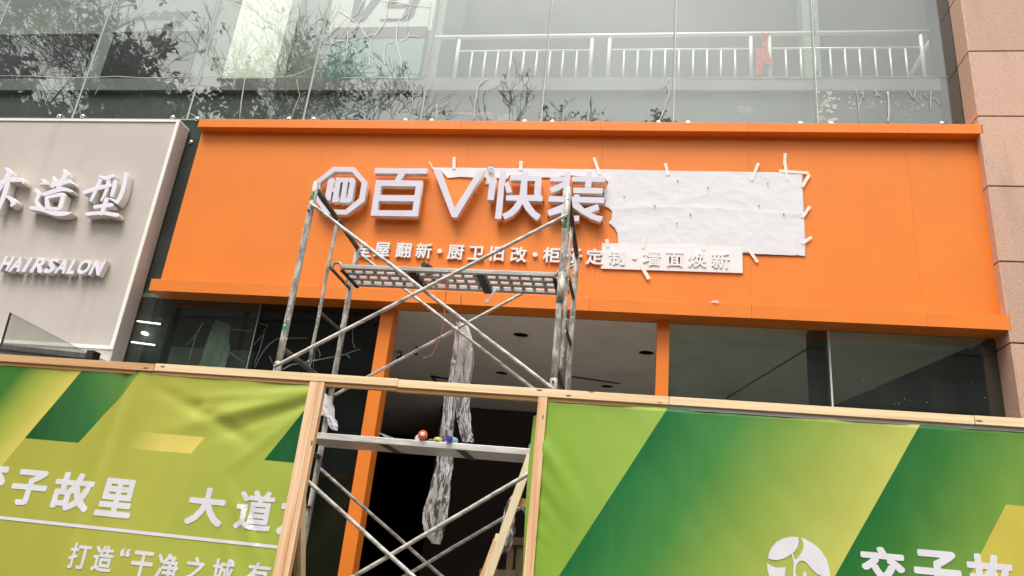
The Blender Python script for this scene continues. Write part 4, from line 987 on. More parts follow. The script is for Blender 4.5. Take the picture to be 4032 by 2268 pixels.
# crumpled glove
GLV = M('yellow_rubber', (.72, .62, .12), .6, var=.3, vscale=30); 
p = at(1712, 1733, 4.92)
t = thing('work_glove', 'crumpled yellow and black work glove between the two bottles', 'glove', (p.x, 4.93, ZLw))
def lump(c_, rx, ry, rz, sd_, am=.35):
    def fn(u, v):
        a_, b2 = u * 6.28318, (v - .5) * 3.14159
        d = Vector((math.cos(a_) * math.cos(b2), math.sin(a_) * math.cos(b2), math.sin(b2))); k = 1 + am * nz(d.x * 2.2 + sd_, d.y * 2.2, d.z * 2.2)
        return Vector(c_) + Vector((d.x * rx, d.y * ry, max(d.z * rz, -rz * .6))) * k
    return fn
part('cuff', MB().grid(lump((p.x + .018, 4.93, ZLw + .012), .03, .035, .022, 2), 16, 10), GLV, t)
part('palm', MB().grid(lump((p.x - .03, 4.95, ZLw + .008), .045, .04, .014, 5), 16, 10), BLACK, t)
p = at(1510, 1722, 4.93)
o = put('paper_offcut', MB().grid(lambda u, v: Vector((p.x - .03 + .10 * u + .02 * v, 4.91 + .10 * v, ZLw + .004 + .028 * (1 - u) * (1 - .5 * v) + .004 * nz(u * 4, v * 3, 2))), 8, 6).mesh('paper_offcut'), PAPER); tag(o, 'curled white paper offcut on the lower plank left of the orange-capped bottle', 'paper'); o.modifiers.new('t', 'SOLIDIFY').thickness = .001
p = at(2092, 1757, 4.92); TEAL = M('teal_plastic', (.03, .40, .30), .4)
o = put('teal_clip', MB().bar((p.x - .012, 4.92, ZLw + .02), (p.x + .03, 4.95, ZLw + .012), .03, .035).mesh('teal_clip'), TEAL, None, .006); tag(o, 'teal plastic tool end at the right end of the lower plank', 'tool')

# red cables
for pts, Y, lb in [([(1775, 1075), (1770, 1062), (1763, 1080), (1761, 1095), (1757, 1140), (1753.6, 1189), (1750, 1230), (1745.7, 1267), (1740, 1300), (1732.7, 1330), (1722, 1358), (1709, 1382), (1700, 1398), (1688, 1405.6), (1675, 1408), (1663, 1409)], 4.86, 'red cable hanging over the front edge of the upper plank'),
                   ([(1817, 1160), (1815, 1200), (1812, 1240), (1808, 1265), (1806, 1320), (1800, 1400), (1785, 1500)], 5.31, 'thin red cable hanging from the back of the upper plank')]:
    o = put('red_cable', MB().path([at(x, y, Y) for x, y in pts], .0031, 8).mesh('red_cable'), REDC); tag(o, lb, 'cable', 'red cables')
# hanging polythene
FILM = film('crumpled_polythene', .40, (1, .98, .97), 13, .16, .35)
pf = thing('hanging_polythene', 'long crumpled clear plastic wrap draped over the rear brace in the doorway', 'plastic wrap', at(1790, 1700, 5.56))
def filmf(Lp, Rp, Y, seed, amp=.028):
    base = clothf(Lp, Rp, Y, .002, seed, 2.5)
    def fn(u, v):
        q = base(u, v)
        ph_ = 2.2 * nz(v * 4, seed, 2) + seed
        q.y += .024 * math.sin(u * 6.283 * 3.2 + ph_) + .012 * math.sin(u * 6.283 * 7 - ph_ * 1.7)
        q.y += .007 * (1 - 2 * abs(nz(q.x * 13, q.z * 3, seed))) + .0025 * (1 - 2 * abs(nz(q.x * 38, q.z * 13, seed)))
        q.x += .010 * nz(q.z * 9, u * 3, seed)
        return q
    return fn
for Lp, Rp, sd_, nm in [([(1783, 1285), (1787, 1310), (1783, 1390), (1770, 1470), (1763, 1505), (1748, 1550), (1742, 1640), (1726, 1730), (1722, 1790), (1705, 1868), (1692, 1915), (1680, 1960), (1668, 2010), (1663, 2060), (1675, 2105), (1700, 2140)],
                         [(1838, 1268), (1850, 1300), (1832, 1390), (1815, 1470), (1808, 1510), (1790, 1560), (1788, 1640), (1784, 1730), (1785, 1790), (1778, 1868), (1772, 1930), (1768, 1980), (1762, 2030), (1752, 2070), (1742, 2110), (1732, 2143)], 1, 'left_strand'),
                        ([(1800, 1270), (1815, 1300), (1815, 1400), (1800, 1500), (1788, 1560), (1800, 1640), (1812, 1700), (1820, 1740)], [(1840, 1264), (1858, 1330), (1864, 1400), (1856, 1500), (1850, 1560), (1850, 1620), (1855, 1680), (1862, 1740)], 5, 'right_strand')]:
    for ly in (0, .035):
        o = put(nm, MB().grid(filmf(Lp, Rp, 5.57 + .012 * sd_ + ly, sd_ + ly * 60), 30, 130).mesh(nm), FILM, pf)
o = put('torn_paper', MB().grid(clothf([(1262, 1538), (1252, 1580), (1238, 1612), (1258, 1632), (1285, 1640), (1290, 1670), (1305, 1690)], [(1272, 1540), (1300, 1570), (1316, 1605), (1318, 1645), (1328, 1662), (1330, 1680), (1327, 1697)], 5.40, .009, 8, 1.2), 12, 26).mesh('torn_paper'), PAPER); tag(o, 'torn white paper hanging on the left rear scaffold leg', 'paper')
o.modifiers.new('t', 'SOLIDIFY').thickness = .001
o = put('dangling_tape', MB().path([at(x, y, 5.0) for x, y in [(1950, 1138), (1946, 1148), (1935, 1165), (1925, 1178), (1918, 1188), (1908, 1190)]], [.010, .012, .008, .006, .012, .010], 7, flat=.3).mesh('dangling_tape'), WP); tag(o, 'curled clear tape dangling under the upper plank', 'tape')

# wooden step ladder behind the right post
ld = thing('wooden_ladder', 'home-made pale timber step ladder standing behind the right hoarding post', 'ladder', (-.7, 5.0, .13))
YLd = 4.86
def stick(name, a, b, y0, y1, wpx, d, mat):
    A, B = at(*a, y0), at(*b, y1); return part(name, MB().bar(A, B, wpx, d, (0, 1, 0)), mat, ld)
A, B = at(2092, 1790, YLd), at(1925, 2268, YLd); dv = (B - A).normalized()
part('stile', MB().bar(A, A + dv * ((A.z - .15) / -dv.z), .052, .028, (0, 1, 0)), PALEZ, ld)
A2, B2 = at(1957, 2125, YLd + .05), at(1885, 2320, YLd + .05); dv2 = (B2 - A2).normalized()
part('stile', MB().bar(A2, A2 + dv2 * ((A2.z - .15) / -dv2.z), .04, .028, (0, 1, 0)), PINEZ, ld)
part('block', MB().bar(at(1950, 2116, YLd + .03), at(1975, 2122, YLd + .03), .03, .05, (0, 0, 1)), PALEZ, ld)
part('block', MB().bar(at(2010, 1972, YLd + .05), at(2090, 1985, YLd + .05), .05, .05, (0, 0, 1)), PINEO, ld)
part('block', MB().bar(at(2062, 1838, YLd + .04), at(2085, 1840, YLd + .04), .03, .07, (0, 0, 1)), PINEO, ld)
for a, b in (((2015, 2130), (2005, 2420)), ((2050, 2130), (2035, 2420))):
    A, B = at(*a, 5.35), at(*b, 5.35); part('rear_stile', MB().bar(A, Vector((B.x, B.y, .15)), .045, .04, (0, 1, 0)), OLDWOOD, ld)
part('rung', MB().bar(at(1945, 2128, 5.33), at(2070, 2132, 5.33), .05, .05), OLDWOOD, ld)
part('rung', MB().bar(at(1890, 2255, 5.32), at(2060, 2262, 5.32), .05, .05), OLDWOOD, ld)
rg = thing('white_rag', 'limp white translucent rag hung over the ladder block', 'rag', at(2000, 2060, 4.98))
RAG = film('thin_white_rag', .8, (.74, .68, .68), 10, .6)
cL = crop(1830, 1900, 3.9375)
put('hanging_half', MB().grid(clothf([cL(*q) for q in [(730, 200), (650, 320), (590, 520), (560, 700), (560, 850), (580, 1000), (575, 1110)]], [cL(*q) for q in [(780, 200), (730, 340), (760, 500), (780, 620), (785, 760), (745, 930), (690, 1060)]], 4.96, .02, 3, 2), 16, 30).mesh('hanging_half'), RAG, rg)
put('short_half', MB().grid(clothf([cL(*q) for q in [(870, 280), (850, 330), (850, 370)]], [cL(*q) for q in [(890, 290), (960, 350), (940, 495)]], 4.99, .012, 5, 1), 10, 10).mesh('short_half'), RAG, rg)

# ------------------------------------------------------------------ hoarding: timber frame with printed banners
HY = 4.0
hd = thing('timber_hoarding', 'timber framed hoarding with green printed banners across the bottom of the picture', 'hoarding', (-1, HY, .13))
SHADEB = M('shaded_batten', (.42, .37, .34), .8)  # lower board in shadow, the shade put into its grey
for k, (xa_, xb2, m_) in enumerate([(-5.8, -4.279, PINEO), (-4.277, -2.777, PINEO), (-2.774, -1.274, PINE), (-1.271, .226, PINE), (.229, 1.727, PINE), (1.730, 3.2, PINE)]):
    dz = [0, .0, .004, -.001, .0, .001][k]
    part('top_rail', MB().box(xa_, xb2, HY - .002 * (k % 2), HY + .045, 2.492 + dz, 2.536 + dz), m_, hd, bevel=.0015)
    part('back_rail', MB().box(xa_, xb2, HY + .012, HY + .05, 2.470 + dz, 2.4915 + dz), PINEO if k < 4 else SHADEB, hd)
XP1, XP2 = -1.792, -.472
def post(x, x2, zt_=2.4695, m_=PINEZ):
    part('post', MB().box(x, x2, HY - .001, HY + .04, .13, zt_), m_, hd, bevel=.0015)
post(XP1 - .0, XP1 + .056, 2.491); post(XP1 + .0575, XP1 + .088, 2.491); post(XP2, XP2 + .050, 2.491); 
a, b = at(1182, 1985, HY + .12), at(1176, 2268, HY + .12)
# raking brace behind the left post
tA, tB = at(1172, 1960, 4.05), at(1172, 2300, 4.55)
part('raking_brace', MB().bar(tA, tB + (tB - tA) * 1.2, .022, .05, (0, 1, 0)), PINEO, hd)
part('raking_brace', MB().bar(tA + Vector((.024, 0, 0)), tB + (tB - tA) * 1.2 + Vector((.024, 0, 0)), .022, .05, (0, 1, 0)), PALEZ, hd)

def banner_fold(x, z):
    h = 0.006 * nz(x * 1.3, z * 1.3, 1) + .006 * nz(x * 3.4, z * 1.6, 5) + .0018 * nz(x * 11, z * 6, 6)
    if x < -1.7:
        def ridge(x0, z0, ang, wd, ln, am):
            dx, dz = x - x0, z - z0; c0, s0 = math.cos(ang), math.sin(ang); u, v = dx * c0 + dz * s0, -dx * s0 + dz * c0
            return am * math.exp(-(v / wd) ** 2) * math.exp(-(max(0, abs(u) - ln * .3) / (ln * .5)) ** 2)
        pc = FC[0]                                        # puncture, with creases running to the top right corner
        d = math.hypot(x - pc[0], (z - pc[1])); h += .016 * math.exp(-(d / .035) ** 2)
        h += ridge(pc[0] + .10, pc[1] - .055, -.45, .035, .28, -.014) + ridge(pc[0] + .25, pc[1] + .03, .35, .05, .5, .014) + ridge(pc[0] - .14, pc[1] + .03, -.4, .03, .25, -.008)
        h += ridge(-1.95, 2.36, .30, .022, .5, .010) + ridge(-1.95, 2.30, .42, .03, .45, -.009) + ridge(-2.0, 2.41, .12, .018, .7, .008) + ridge(-1.93, 2.2, .75, .03, .4, .006)
        h += ridge(FC[1][0], 2.1, 1.50, .035, .9, -.012) + ridge(FC[1][0] + .09, 2.0, 1.5, .05, .8, .008) + ridge(FC[1][0] - .2, 1.8, 1.5, .05, .6, .005)
        h += ridge(-1.95, 1.62, -.9, .03, .35, .009) + ridge(-1.88, 1.55, -1.0, .025, .4, -.008) + ridge(-2.05, 1.5, -1.1, .03, .4, .006) + ridge(-2.45, 1.6, 1.45, .06, .5, .006)
    else:
        s = x + .47
        for k, (z0, am) in enumerate([(2.28, .012), (2.13, .010), (1.98, .009), (1.86, .010), (1.76, .012), (1.68, .012), (1.60, .012), (1.53, .012), (1.46, .010)]):
            ang = -.95 + .05 * k - .02 * k; ln = .42 - .03 * k
            dx, dz = s, z - z0; c0, s0 = math.cos(ang), math.sin(ang); u, v = dx * c0 + dz * s0, -dx * s0 + dz * c0
            if u > -.05: h += 1.5 * am * math.exp(-(v / (.022 + .08 * max(u, 0))) ** 2) * math.exp(-(u / ln) ** 2)
        h += .004 * math.sin(x * 4.2 + .8) * math.exp(-((z - 1.9) / .8) ** 2)
        h += .009 * nz(x * 2.2 + z * 1.6, z * .7, 8) + .004 * nz(x * 6 + z * 4, z * 2.5, 18)
    h += .0006 * nz(x * 40, z * 12, 2)
    return h
FC = [(at(800, 1612, HY).x, at(800, 1612, HY).z), (at(385, 1800, HY).x, 0)]
YBn = HY + .004
def banner_mesh(x0, x1, z0, z1, Y, step=.022):
    mb = MB(); nu, nv = int((x1 - x0) / step), int((z1 - z0) / step)
    mb.grid(lambda u, v: (x0 + (x1 - x0) * u, Y - banner_fold(x0 + (x1 - x0) * u, z0 + (z1 - z0) * v), z0 + (z1 - z0) * v), nu, nv)
    return mb

class NT:
    """tiny node-tree writer"""
    def __init__(s, m): s.t = m.node_tree; s.n = s.t.nodes; s.l = s.t.links.new
    def math(s, op, a, b=None, c=None):
        q = s.n.new('ShaderNodeMath'); q.operation = op
        for i, v in enumerate((a, b, c)):
            if v is None: continue
            if hasattr(v, 'is_output'): s.l(v, q.inputs[i])
            else: q.inputs[i].default_value = v
        return q.outputs[0]
    def half(s, X, Z, p, q_, side=1):
        """1 on the side of the line p-q where side points (sign of the cross product)"""
        nx, nz_ = -(q_[1] - p[1]), (q_[0] - p[0]); c = nx * p[0] + nz_ * p[1]
        v = s.math('ADD', s.math('MULTIPLY', X, nx * side), s.math('MULTIPLY', Z, nz_ * side))
        return s.math('GREATER_THAN', v, c * side)
    def mix(s, f, a, b):
        q = s.n.new('ShaderNodeMix'); q.data_type = 'RGBA'
        for nm, v in (('Factor', f), ('A', a), ('B', b)):
            if hasattr(v, 'is_output'): s.l(v, q.inputs[nm])
            elif nm == 'Factor': q.inputs[nm].default_value = v
            else: q.inputs[nm].default_value = (*v, 1)
        return q.outputs['Result']
    def ramp(s, v, lo, hi, cols):
        r = s.n.new('ShaderNodeMapRange'); r.inputs['From Min'].default_value = lo; r.inputs['From Max'].default_value = hi; s.l(v, r.inputs['Value'])
        q = s.n.new('ShaderNodeValToRGB'); e = q.color_ramp.elements
        while len(e) > 1: e.remove(e[-1])
        e[0].position = cols[0][0]; e[0].color = (*cols[0][1], 1)
        for p_, c_ in cols[1:]: e.new(p_).color = (*c_, 1)
        s.l(r.outputs[0], q.inputs['Fac']); return q.outputs[0]

def srgb(r, g, b, k=1.0): return tuple(((c / 255) / 12.92 if c / 255 <= .04045 else ((c / 255 + .055) / 1.055) ** 2.4) * k for c in (r, g, b))
KB = .95
def banner_material(name, side):
    m = bpy.data.materials.new(name); m.use_nodes = True; T = NT(m); p = T.n['Principled BSDF']
    p.inputs['Roughness'].default_value = .48; p.inputs['Specular IOR Level'].default_value = .35
    g = T.n.new('ShaderNodeNewGeometry'); sx_ = T.n.new('ShaderNodeSeparateXYZ'); T.l(g.outputs['Position'], sx_.inputs[0]); X, Z = sx_.outputs['X'], sx_.outputs['Z']
    P = lambda x, y: (at(x, y, HY).x, at(x, y, HY).z)
    if side == 'L':
        base = T.ramp(X, P(100, 1900)[0], P(1150, 1900)[0], [(0, srgb(178, 176, 68, KB)), (.45, srgb(184, 184, 76, KB)), (1, srgb(168, 184, 74, KB))])
        a, b = P(315, 1455), P(88, 1723)
        # slanted band at the far left: green running to straw yellow near its edge
        ux, uz = b[0] - a[0], b[1] - a[1]; nx, nz_ = -uz, ux; ln = math.hypot(nx, nz_); nx /= ln; nz_ /= ln
        dist = T.math('ADD', T.math('MULTIPLY', X, nx), T.math('MULTIPLY', Z, nz_)); c0 = nx * a[0] + nz_ * a[1]
        cc = P(0, 1500); sgn_ = 1 if (nx * cc[0] + nz_ * cc[1] > c0) else -1
        band = T.ramp(T.math('MULTIPLY', T.math('SUBTRACT', dist, c0), sgn_), 0, .34, [(0, srgb(222, 208, 98, KB)), (.5, srgb(172, 182, 68, KB)), (1, srgb(60, 120, 40, KB))])
        inA = T.math('GREATER_THAN', T.math('MULTIPLY', T.math('SUBTRACT', dist, c0), sgn_), 0)
        col = T.mix(inA, base, band)
        q = [P(330, 1440), P(88, 1723), P(302, 1742), P(570, 1440)]
        mid = ((q[0][0] + q[2][0]) / 2, (q[0][1] + q[2][1]) / 2)
        def inside(poly, mid):
            f = None
            for i in range(len(poly)):
                u, v = poly[i], poly[(i + 1) % len(poly)]
                cr_ = (v[0] - u[0]) * (mid[1] - u[1]) - (v[1] - u[1]) * (mid[0] - u[0])
                h = T.half(X, Z, u, v, 1 if cr_ > 0 else -1); f = h if f is None else T.math('MULTIPLY', f, h)
            return f
        stripe = T.ramp(T.math('ADD', X, T.math('MULTIPLY', Z, .55)), q[1][0] + .55 * q[1][1], q[3][0] + .55 * q[3][1], [(0, srgb(14, 78, 32, KB)), (.5, srgb(45, 112, 50, KB)), (1, srgb(120, 165, 75, KB))])
        col = T.mix(inside(q, mid), col, stripe)
        q = [P(480, 1692), P(802, 1720), P(748, 1785), P(420, 1757)]; mid = ((q[0][0] + q[2][0]) / 2, (q[0][1] + q[2][1]) / 2)
        fade = T.ramp(T.math('ADD', X, T.math('MULTIPLY', Z, -.5)), P(500, 1740)[0] - .5 * P(500, 1740)[1], P(640, 1740)[0] - .5 * P(640, 1740)[1], [(0, (0, 0, 0)), (1, (1, 1, 1))])
        col = T.mix(T.math('MULTIPLY', inside(q, mid), fade), col, srgb(232, 212, 108, KB))
        q = [P(1205, 1600), P(1035, 1810), P(1185, 1824), P(1260, 1600)]; mid = (sum(v[0] for v in q) / 4, sum(v[1] for v in q) / 4)
        col = T.mix(inside(q, mid), col, srgb(0, 88, 40, KB))
    else:
        base = T.ramp(X, P(2130, 1900)[0], P(2600, 1900)[0], [(0, srgb(135, 172, 52, KB)), (1, srgb(160, 188, 82, KB))])
        def strip(p0, p1, p2, p3, cols, prev):
            """everything right of line p0-p1, coloured by its share of the way to line p2-p3"""
            i1 = T.half(X, Z, p0, p1, 1 if ((p1[0] - p0[0]) * (2.2 - p0[1]) - (p1[1] - p0[1]) * (6 - p0[0])) > 0 else -1)
            # horizontal position relative to the two slanted edges
            k0 = (p1[0] - p0[0]) / (p1[1] - p0[1]); k1 = (p3[0] - p2[0]) / (p3[1] - p2[1])
            xa = T.math('SUBTRACT', X, T.math('ADD', T.math('MULTIPLY', T.math('SUBTRACT', Z, p0[1]), k0), p0[0]))
            wd = T.math('SUBTRACT', T.math('ADD', T.math('MULTIPLY', T.math('SUBTRACT', Z, p2[1]), k1), p2[0]), T.math('ADD', T.math('MULTIPLY', T.math('SUBTRACT', Z, p0[1]), k0), p0[0]))
            return T.mix(i1, prev, T.ramp(T.math('DIVIDE', xa, wd), 0, 1, cols))
        A0, A1, B0, B1 = P(2622, 1616), P(2200, 2268), P(3619, 1682), P(3293, 2268)
        C0, C1 = P(4120, 1700), P(3836, 2240)
        col = strip(A0, A1, B0, B1, [(0, srgb(16, 108, 52, KB)), (.3, srgb(70, 138, 62, KB)), (.6, srgb(142, 170, 70, KB)), (1, srgb(200, 200, 98, KB))], base)
        col = strip(B0, B1, C0, C1, [(0, srgb(26, 108, 46, KB)), (.35, srgb(56, 122, 48, KB)), (1, srgb(118, 158, 62, KB))], col)
        i3 = T.math('MULTIPLY', T.half(X, Z, P(3965, 1987), P(3836, 2240), 1 if ((P(3836, 2240)[0] - P(3965, 1987)[0]) * (2 - P(3965, 1987)[1]) - (P(3836, 2240)[1] - P(3965, 1987)[1]) * (6 - P(3965, 1987)[0])) > 0 else -1), T.math('LESS_THAN', Z, P(3990, 1988)[1]))
        col = T.mix(i3, col, srgb(205, 190, 78, KB))
    # scuffs and fade streaks in the print
    mp = T.n.new('ShaderNodeMapping'); mp.inputs['Scale'].default_value = (14, 1, 1.2); T.l(g.outputs['Position'], mp.inputs[0])
    t = T.n.new('ShaderNodeTexNoise'); t.inputs['Scale'].default_value = 1.4; t.inputs['Detail'].default_value = 5; T.l(mp.outputs[0], t.inputs['Vector'])
    f = T.math('MULTIPLY', T.math('SUBTRACT', t.outputs['Fac'], .42), .07)
    col = T.mix(T.math('MAXIMUM', f, 0.0), col, (.62, .68, .42))
    T.l(col, p.inputs['Base Color'])
    w1 = T.n.new('ShaderNodeTexNoise'); w1.inputs['Scale'].default_value = 220; T.l(g.outputs['Position'], w1.inputs['Vector'])
    b = T.n.new('ShaderNodeBump'); b.inputs['Strength'].default_value = .12; b.inputs['Distance'].default_value = .003; T.l(w1.outputs['Fac'], b.inputs['Height']); T.l(b.outputs[0], p.inputs['Normal'])
    return m
BML, BMR = banner_material('banner_print_left', 'L'), banner_material('banner_print_right', 'R')
bl = part('left_banner', banner_mesh(-5.8, XP1 + .01, .3, 2.4925, YBn + .012), BML, hd)
bl.modifiers.new('t', 'SOLIDIFY').thickness = .001
br_ = part('right_banner', banner_mesh(XP2 + .046, 3.2, .3, 2.474, YBn + .012), BMR, hd)
br_.modifiers.new('t', 'SOLIDIFY').thickness = .001
flap = MB().grid(lambda u, v: Vector((XP2 - .028 * u * (1 + .35 * math.sin(v * 9)) + .004, HY + .045 + .05 * u, .3 + (2.40 - .3) * v)), 3, 40)
part('banner_flap', flap, M('banner_green_edge', srgb(140, 175, 60, KB), .5), hd)
INK = M('white_print', (.78, .76, .79), .5, var=.03, vscale=4)
def on_banner(m, parent, name):
    if parent is bl:                       # the print stops at the edge of the sheet
        bm = bmesh.new(); bm.from_mesh(m)
        bmesh.ops.bisect_plane(bm, geom=bm.verts[:] + bm.edges[:] + bm.faces[:], plane_co=(XP1 + .008, 0, 0), plane_no=(1, 0, 0), clear_outer=True)
        bm.to_mesh(m); bm.free()
    cut_grid(m, .03)
    Y0 = YBn + .012
    for v in m.vertices:
        f = v.co.y; v.co.y = Y0 - .0024 - banner_fold(v.co.x, v.co.z) + f * .0014
    return put(name, m, INK, parent)
def print_char(ch, cf, Lx, Rx, T_, B_, parent, off=.05):
    pts = {k: at(*cf(*q), HY) for k, q in (('l', Lx), ('r', Rx), ('t', T_), ('b', B_))}
    m = fit_glyph(ch, pts['l'].x, pts['r'].x, pts['b'].z, pts['t'].z, 0, 1, off * .85)
    for v in m.vertices: v.co.y = (v.co.y if v.co.y < .5 else 1)
    return on_banner(m, parent, 'printed_character')
cW = crop(0, 1512, 1.9167)
for a in [('交', (-225, 800), (45, 680), (-90, 560), (-120, 900)), ('子', (70, 775), (350, 760), (240, 645), (160, 915)), ('故', (360, 900), (706, 740), (560, 668), (520, 960)), ('里', (705, 960), (1030, 760), (900, 712), (850, 1005)), ('大', (1385, 1000), (1705, 870), (1560, 780), (1520, 1070)), ('道', (1755, 1040), (2075, 860), (1920, 800), (1880, 1105)), ('为', (2092, 1000), (2410, 900), (2270, 830), (2220, 1150))]:
    print_char(a[0], cW, a[1], a[2], a[3], a[4], bl, .032 if a[0] == '道' else .044)
for a in [('打', (497, 1340), (682, 1240), (560, 1195), (580, 1398)), ('造', (680, 1360), (857, 1270), (790, 1218), (770, 1420)), ('“', (897, 1270), (975, 1265), (935, 1240), (935, 1305)), ('干', (975, 1360), (1160, 1300), (1080, 1262), (1060, 1478)), ('净', (1165, 1400), (1350, 1330), (1270, 1280), (1250, 1495)), ('之', (1375, 1430), (1550, 1370), (1450, 1300), (1440, 1500)), ('城', (1585, 1430), (1765, 1370), (1700, 1318), (1680, 1525)), ('有', (1850, 1440), (2035, 1400), (1940, 1345), (1920, 1550))]:
    print_char(a[0], cW, a[1], a[2], a[3], a[4], bl, .030)
a, b = at(*cW(0, 1008), HY), at(*cW(2086, 1230), HY)
zc0, zc1 = a.z, b.z
lm = bpy.data.meshes.new('ln'); ex = -5.8; zex = zc0 + (zc1 - zc0) / (b.x - a.x) * (ex - a.x)
lm.from_pydata([(ex, 0, zex - .0085), (b.x + .02, 0, zc1 - .0085), (b.x + .02, 0, zc1 + .0085), (ex, 0, zex + .0085)], [], [(0, 1, 2, 3)])
on_banner(lm, bl, 'printed_line')
cR = crop(2980, 2080, 2.4487)
for a in [('交', (1012, 390), (1452, 400), (1220, 178), (1220, 590)), ('子', (1527, 400), (1978, 410), (1740, 212), (1740, 640)), ('故', (2040, 420), (2485, 430), (2290, 256), (2260, 690))]:
    print_char(a[0], cR, a[1], a[2], a[3], a[4], br_, .045)
# leaf emblem: two white leaves and a stem in a round field
for lp in ([(403, 82), (412, 130), (400, 180), (370, 225), (340, 243), (320, 262), (270, 290), (210, 305), (155, 303), (113, 290), (122, 240), (150, 180), (200, 128), (260, 95), (330, 80)],
           [(433, 87), (480, 105), (560, 150), (630, 215), (680, 290), (708, 370), (717, 450), (716, 520), (640, 520), (628, 450), (600, 445), (545, 400), (500, 345), (470, 318), (440, 310), (410, 322), (388, 360), (380, 420), (400, 520), (345, 520), (358, 440), (362, 340), (350, 270), (338, 240), (352, 232), (374, 305), (400, 285), (430, 245), (455, 190), (458, 140)],
           [(105, 333), (140, 360), (190, 378), (240, 380), (280, 373), (283, 410), (278, 450), (262, 520), (150, 520), (120, 450), (106, 390)],
           [(458, 425), (470, 412), (487, 430), (483, 470), (480, 520), (445, 520), (452, 460)]):
    P_ = pl([cR(*q) for q in lp], HY); tr_ = tessellate_polygon([[Vector((u, v, 0)) for u, v in P_]])
    mm = bpy.data.meshes.new('leaf'); mm.from_pydata([(u, 0, v) for u, v in P_], [], [tuple(t) for t in tr_])
    bm = bmesh.new(); bm.from_mesh(mm); bmesh.ops.recalc_face_normals(bm, faces=bm.faces)
    if bm.faces and sum(f.normal.y for f in bm.faces) > 0: bmesh.ops.reverse_faces(bm, faces=bm.faces)
    bm.to_mesh(mm); bm.free()
    on_banner(mm, br_, 'printed_emblem')

# ------------------------------------------------------------------ street trees behind the viewer (seen mirrored in the glass)
def make_tree(seed, top, width, leafy, trunk_r=.11, lean=0, leafsize=.16, dense=1.0, base_h=None, zone=None):
    r_ = random.Random(seed); tk = MB(); tw = MB(); lf = MB()
    H = top
    def leaf(p, s):
        a_ = r_.uniform(0, 6.28); t_ = r_.uniform(-1.1, .3); d = Vector((math.cos(a_) * math.cos(t_), math.sin(a_) * math.cos(t_), math.sin(t_) - .25)).normalized()
        sd2 = d.cross(Vector((r_.uniform(-1, 1), r_.uniform(-1, 1), r_.uniform(.2, 1)))).normalized() * s * .24
        lf.quad(p, p + d * s * .35 + sd2, p + d * s * .75 + sd2 * .8, p + d * s, p + d * s * .75 - sd2 * .8, p + d * s * .35 - sd2)
    def grow(p, d, ln, r, lev):
        n = 4 if lev < 3 else 3; pts = [p]; rr = [r]; q = p.copy(); dd = d.copy()
        for i in range(n):
            dd = (dd + Vector((r_.gauss(0, .17), r_.gauss(0, .17), r_.gauss(.015, .11)))).normalized()
            q = q + dd * ln / n; pts.append(q.copy()); rr.append(max(r * (1 - .55 * (i + 1) / n), .0085))
        (tk if lev < 2 else tw).path(pts, rr, 6 if lev < 2 else 4, cap=False)
        if lev >= 5 or ln < .22:
            fz = pts[-1].z / (H * 1.02); lv_ = leafy if zone is None else (1.0 if zone[0] < fz < zone[1] and pts[-1].x * .9 > -1.6 else .06)
            if r_.random() < lv_:
                for _ in range(r_.randint(4, 8)): leaf(pts[-1] + Vector((r_.gauss(0, .05),) * 3), leafsize * r_.uniform(.6, 1.25))
            return
        k = r_.choice((3, 3, 4)) if lev else r_.choice((5, 6)); k = max(2, int(round(k * dense)))
        for i in range(k):
            f = r_.uniform(.35, 1) if i else 1.0; j = min(int(f * n), n - 1); b0 = pts[j].lerp(pts[j + 1], f * n - j)
            out = Vector((r_.gauss(0, 1), r_.gauss(0, 1), 0)).normalized()
            nd = (dd * (.75 if i else 1.3) + out * r_.uniform(.35, .8) * (width * 1.15 if lev < 2 else 1.25) + Vector((0, 0, .12))).normalized()
            grow(b0, nd, ln * r_.uniform(.56, .78), rr[j] * r_.uniform(.5, .68), lev + 1)
    bh = base_h or H * .42
    tk.path([Vector((0, 0, 0)), Vector((.03, .02, bh * .5)), Vector((lean * .2, 0, bh))], [trunk_r * 1.25, trunk_r, trunk_r * .85], 10)
    grow(Vector((lean * .2, 0, bh)), Vector((lean, 0, 1)).normalized(), (H - bh) * .42, trunk_r * .8, 0)
    return tk, tw, lf
def plant_tree(label, seed, px, py, Yv, width, leafy, tr=.11, ls_=.16, dense=1.0, bh=None, zone=None, group='street trees mirrored in the glass', name='street_tree'):
    p = at(px, py, Yv); top = p.z; yt = 2 * G - Yv
    t = thing(name, label, 'tree', (p.x, yt, -.02), group)
    tk, tw, lf = make_tree(seed, top, width, leafy, tr, 0, ls_, dense, bh, zone)
    zmax = max(v.z for v in tw.v + tk.v); k = (top + .02) / zmax
    for mb, nm, mt in ((tk, 'trunk', BARK), (tw, 'twigs', BARK), (lf, 'leaves', LEAFM)):
        if not mb.v: continue
        for v in mb.v: v.z *= k; v.x += p.x; v.y += yt; v.z -= .02
        o = part(nm, mb, mt, t)
        if nm != 'trunk': o['kind'] = 'stuff'
plant_tree('big-leaved street tree mirrored in the far left glass panes', 11, 170, -40, 17.5, .9, .5, .12, .26, .85, 9.5, (.72, .92))
plant_tree('dark leafy street tree mirrored in the second glass pane from the left', 12, 450, -60, 17.0, .8, .42, .12, .26, .85, 9.5, (.74, .95))
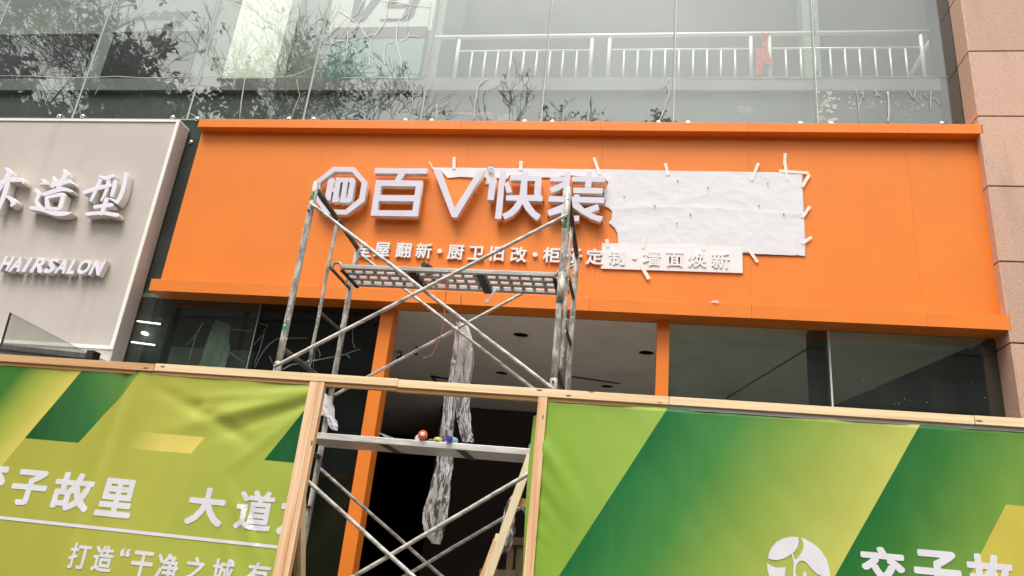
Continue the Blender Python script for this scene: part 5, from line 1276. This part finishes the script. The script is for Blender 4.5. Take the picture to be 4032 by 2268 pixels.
plant_tree('bare street tree mirrored between the dark windows', 13, 720, -60, 18.5, .9, .12, .11, .2, 1.15, 10.0)
plant_tree('bare street tree mirrored in front of the white column', 14, 1020, 20, 19.0, .8, .03, .10, .2, 1.15, 10.0)
plant_tree('bare street tree mirrored under the grey V9 lettering', 15, 1470, 120, 18.0, .75, .03, .10, .18, 1.1, 10.2)
plant_tree('leafless young tree mirrored left of the V9 lettering', 16, 1235, 110, 18.0, .6, .08, .09, .18, 1.0, 10.5)
plant_tree('slim young tree mirrored beside the sixth glass joint', 17, 2110, 250, 18.5, .3, .05, .05, .12, .7, 11.6)
plant_tree('low sapling mirrored just right of the slim young tree', 18, 2215, 395, 18.5, .35, .25, .05, .12, .8, 11.8)
plant_tree('spindly sapling mirrored low in the seventh pane', 19, 2372, 372, 18.5, .5, .04, .05, .12, .7, 11.6)
plant_tree('broad-leaved shrub top mirrored low beside the strip of sealant', 20, 2600, 400, 18.0, .3, .9, .05, .17, .9, 12.6)
plant_tree('leafy hedge tree mirrored low at the left edge', 21, 120, 330, 16.5, .9, .9, .10, .24, 1.1, 7.5)
plant_tree('leafy hedge tree mirrored low above the salon sign', 22, 520, 310, 16.8, .9, .9, .10, .24, 1.1, 7.5)
plant_tree('leafy hedge tree mirrored low above the end of the orange sign', 23, 860, 330, 17.0, .8, .8, .10, .22, 1.1, 7.5)

# opposite side of the street
ob = thing('opposite_building', 'dark building across the street, mirrored in the lower shop glass', 'building', (0, -30, 0))
part('facade', MB().box(-60, 60, -42, -30, -.3, 18), OPPM, ob)
for i in range(5):
    part('window_band', MB().box(-58, 58, -29.98, -29.9, 2 + i * 3.3, 3.7 + i * 3.3), OPPG, ob)
# building mass of our own side above and beside, so that light comes only from the street
struct('own_building_side', MB().box(7.0, 30, 6.55, 16, 0, 16), GRANITE)
struct('own_roof_edge', MB().box(-14, 4.4, YW + .2, 14.5, 10.6, 10.9), SPLIT)
struct('rear_wall', MB().box(-14, 4.4, 15.1, 15.4, 0, 10.6), SPLIT)
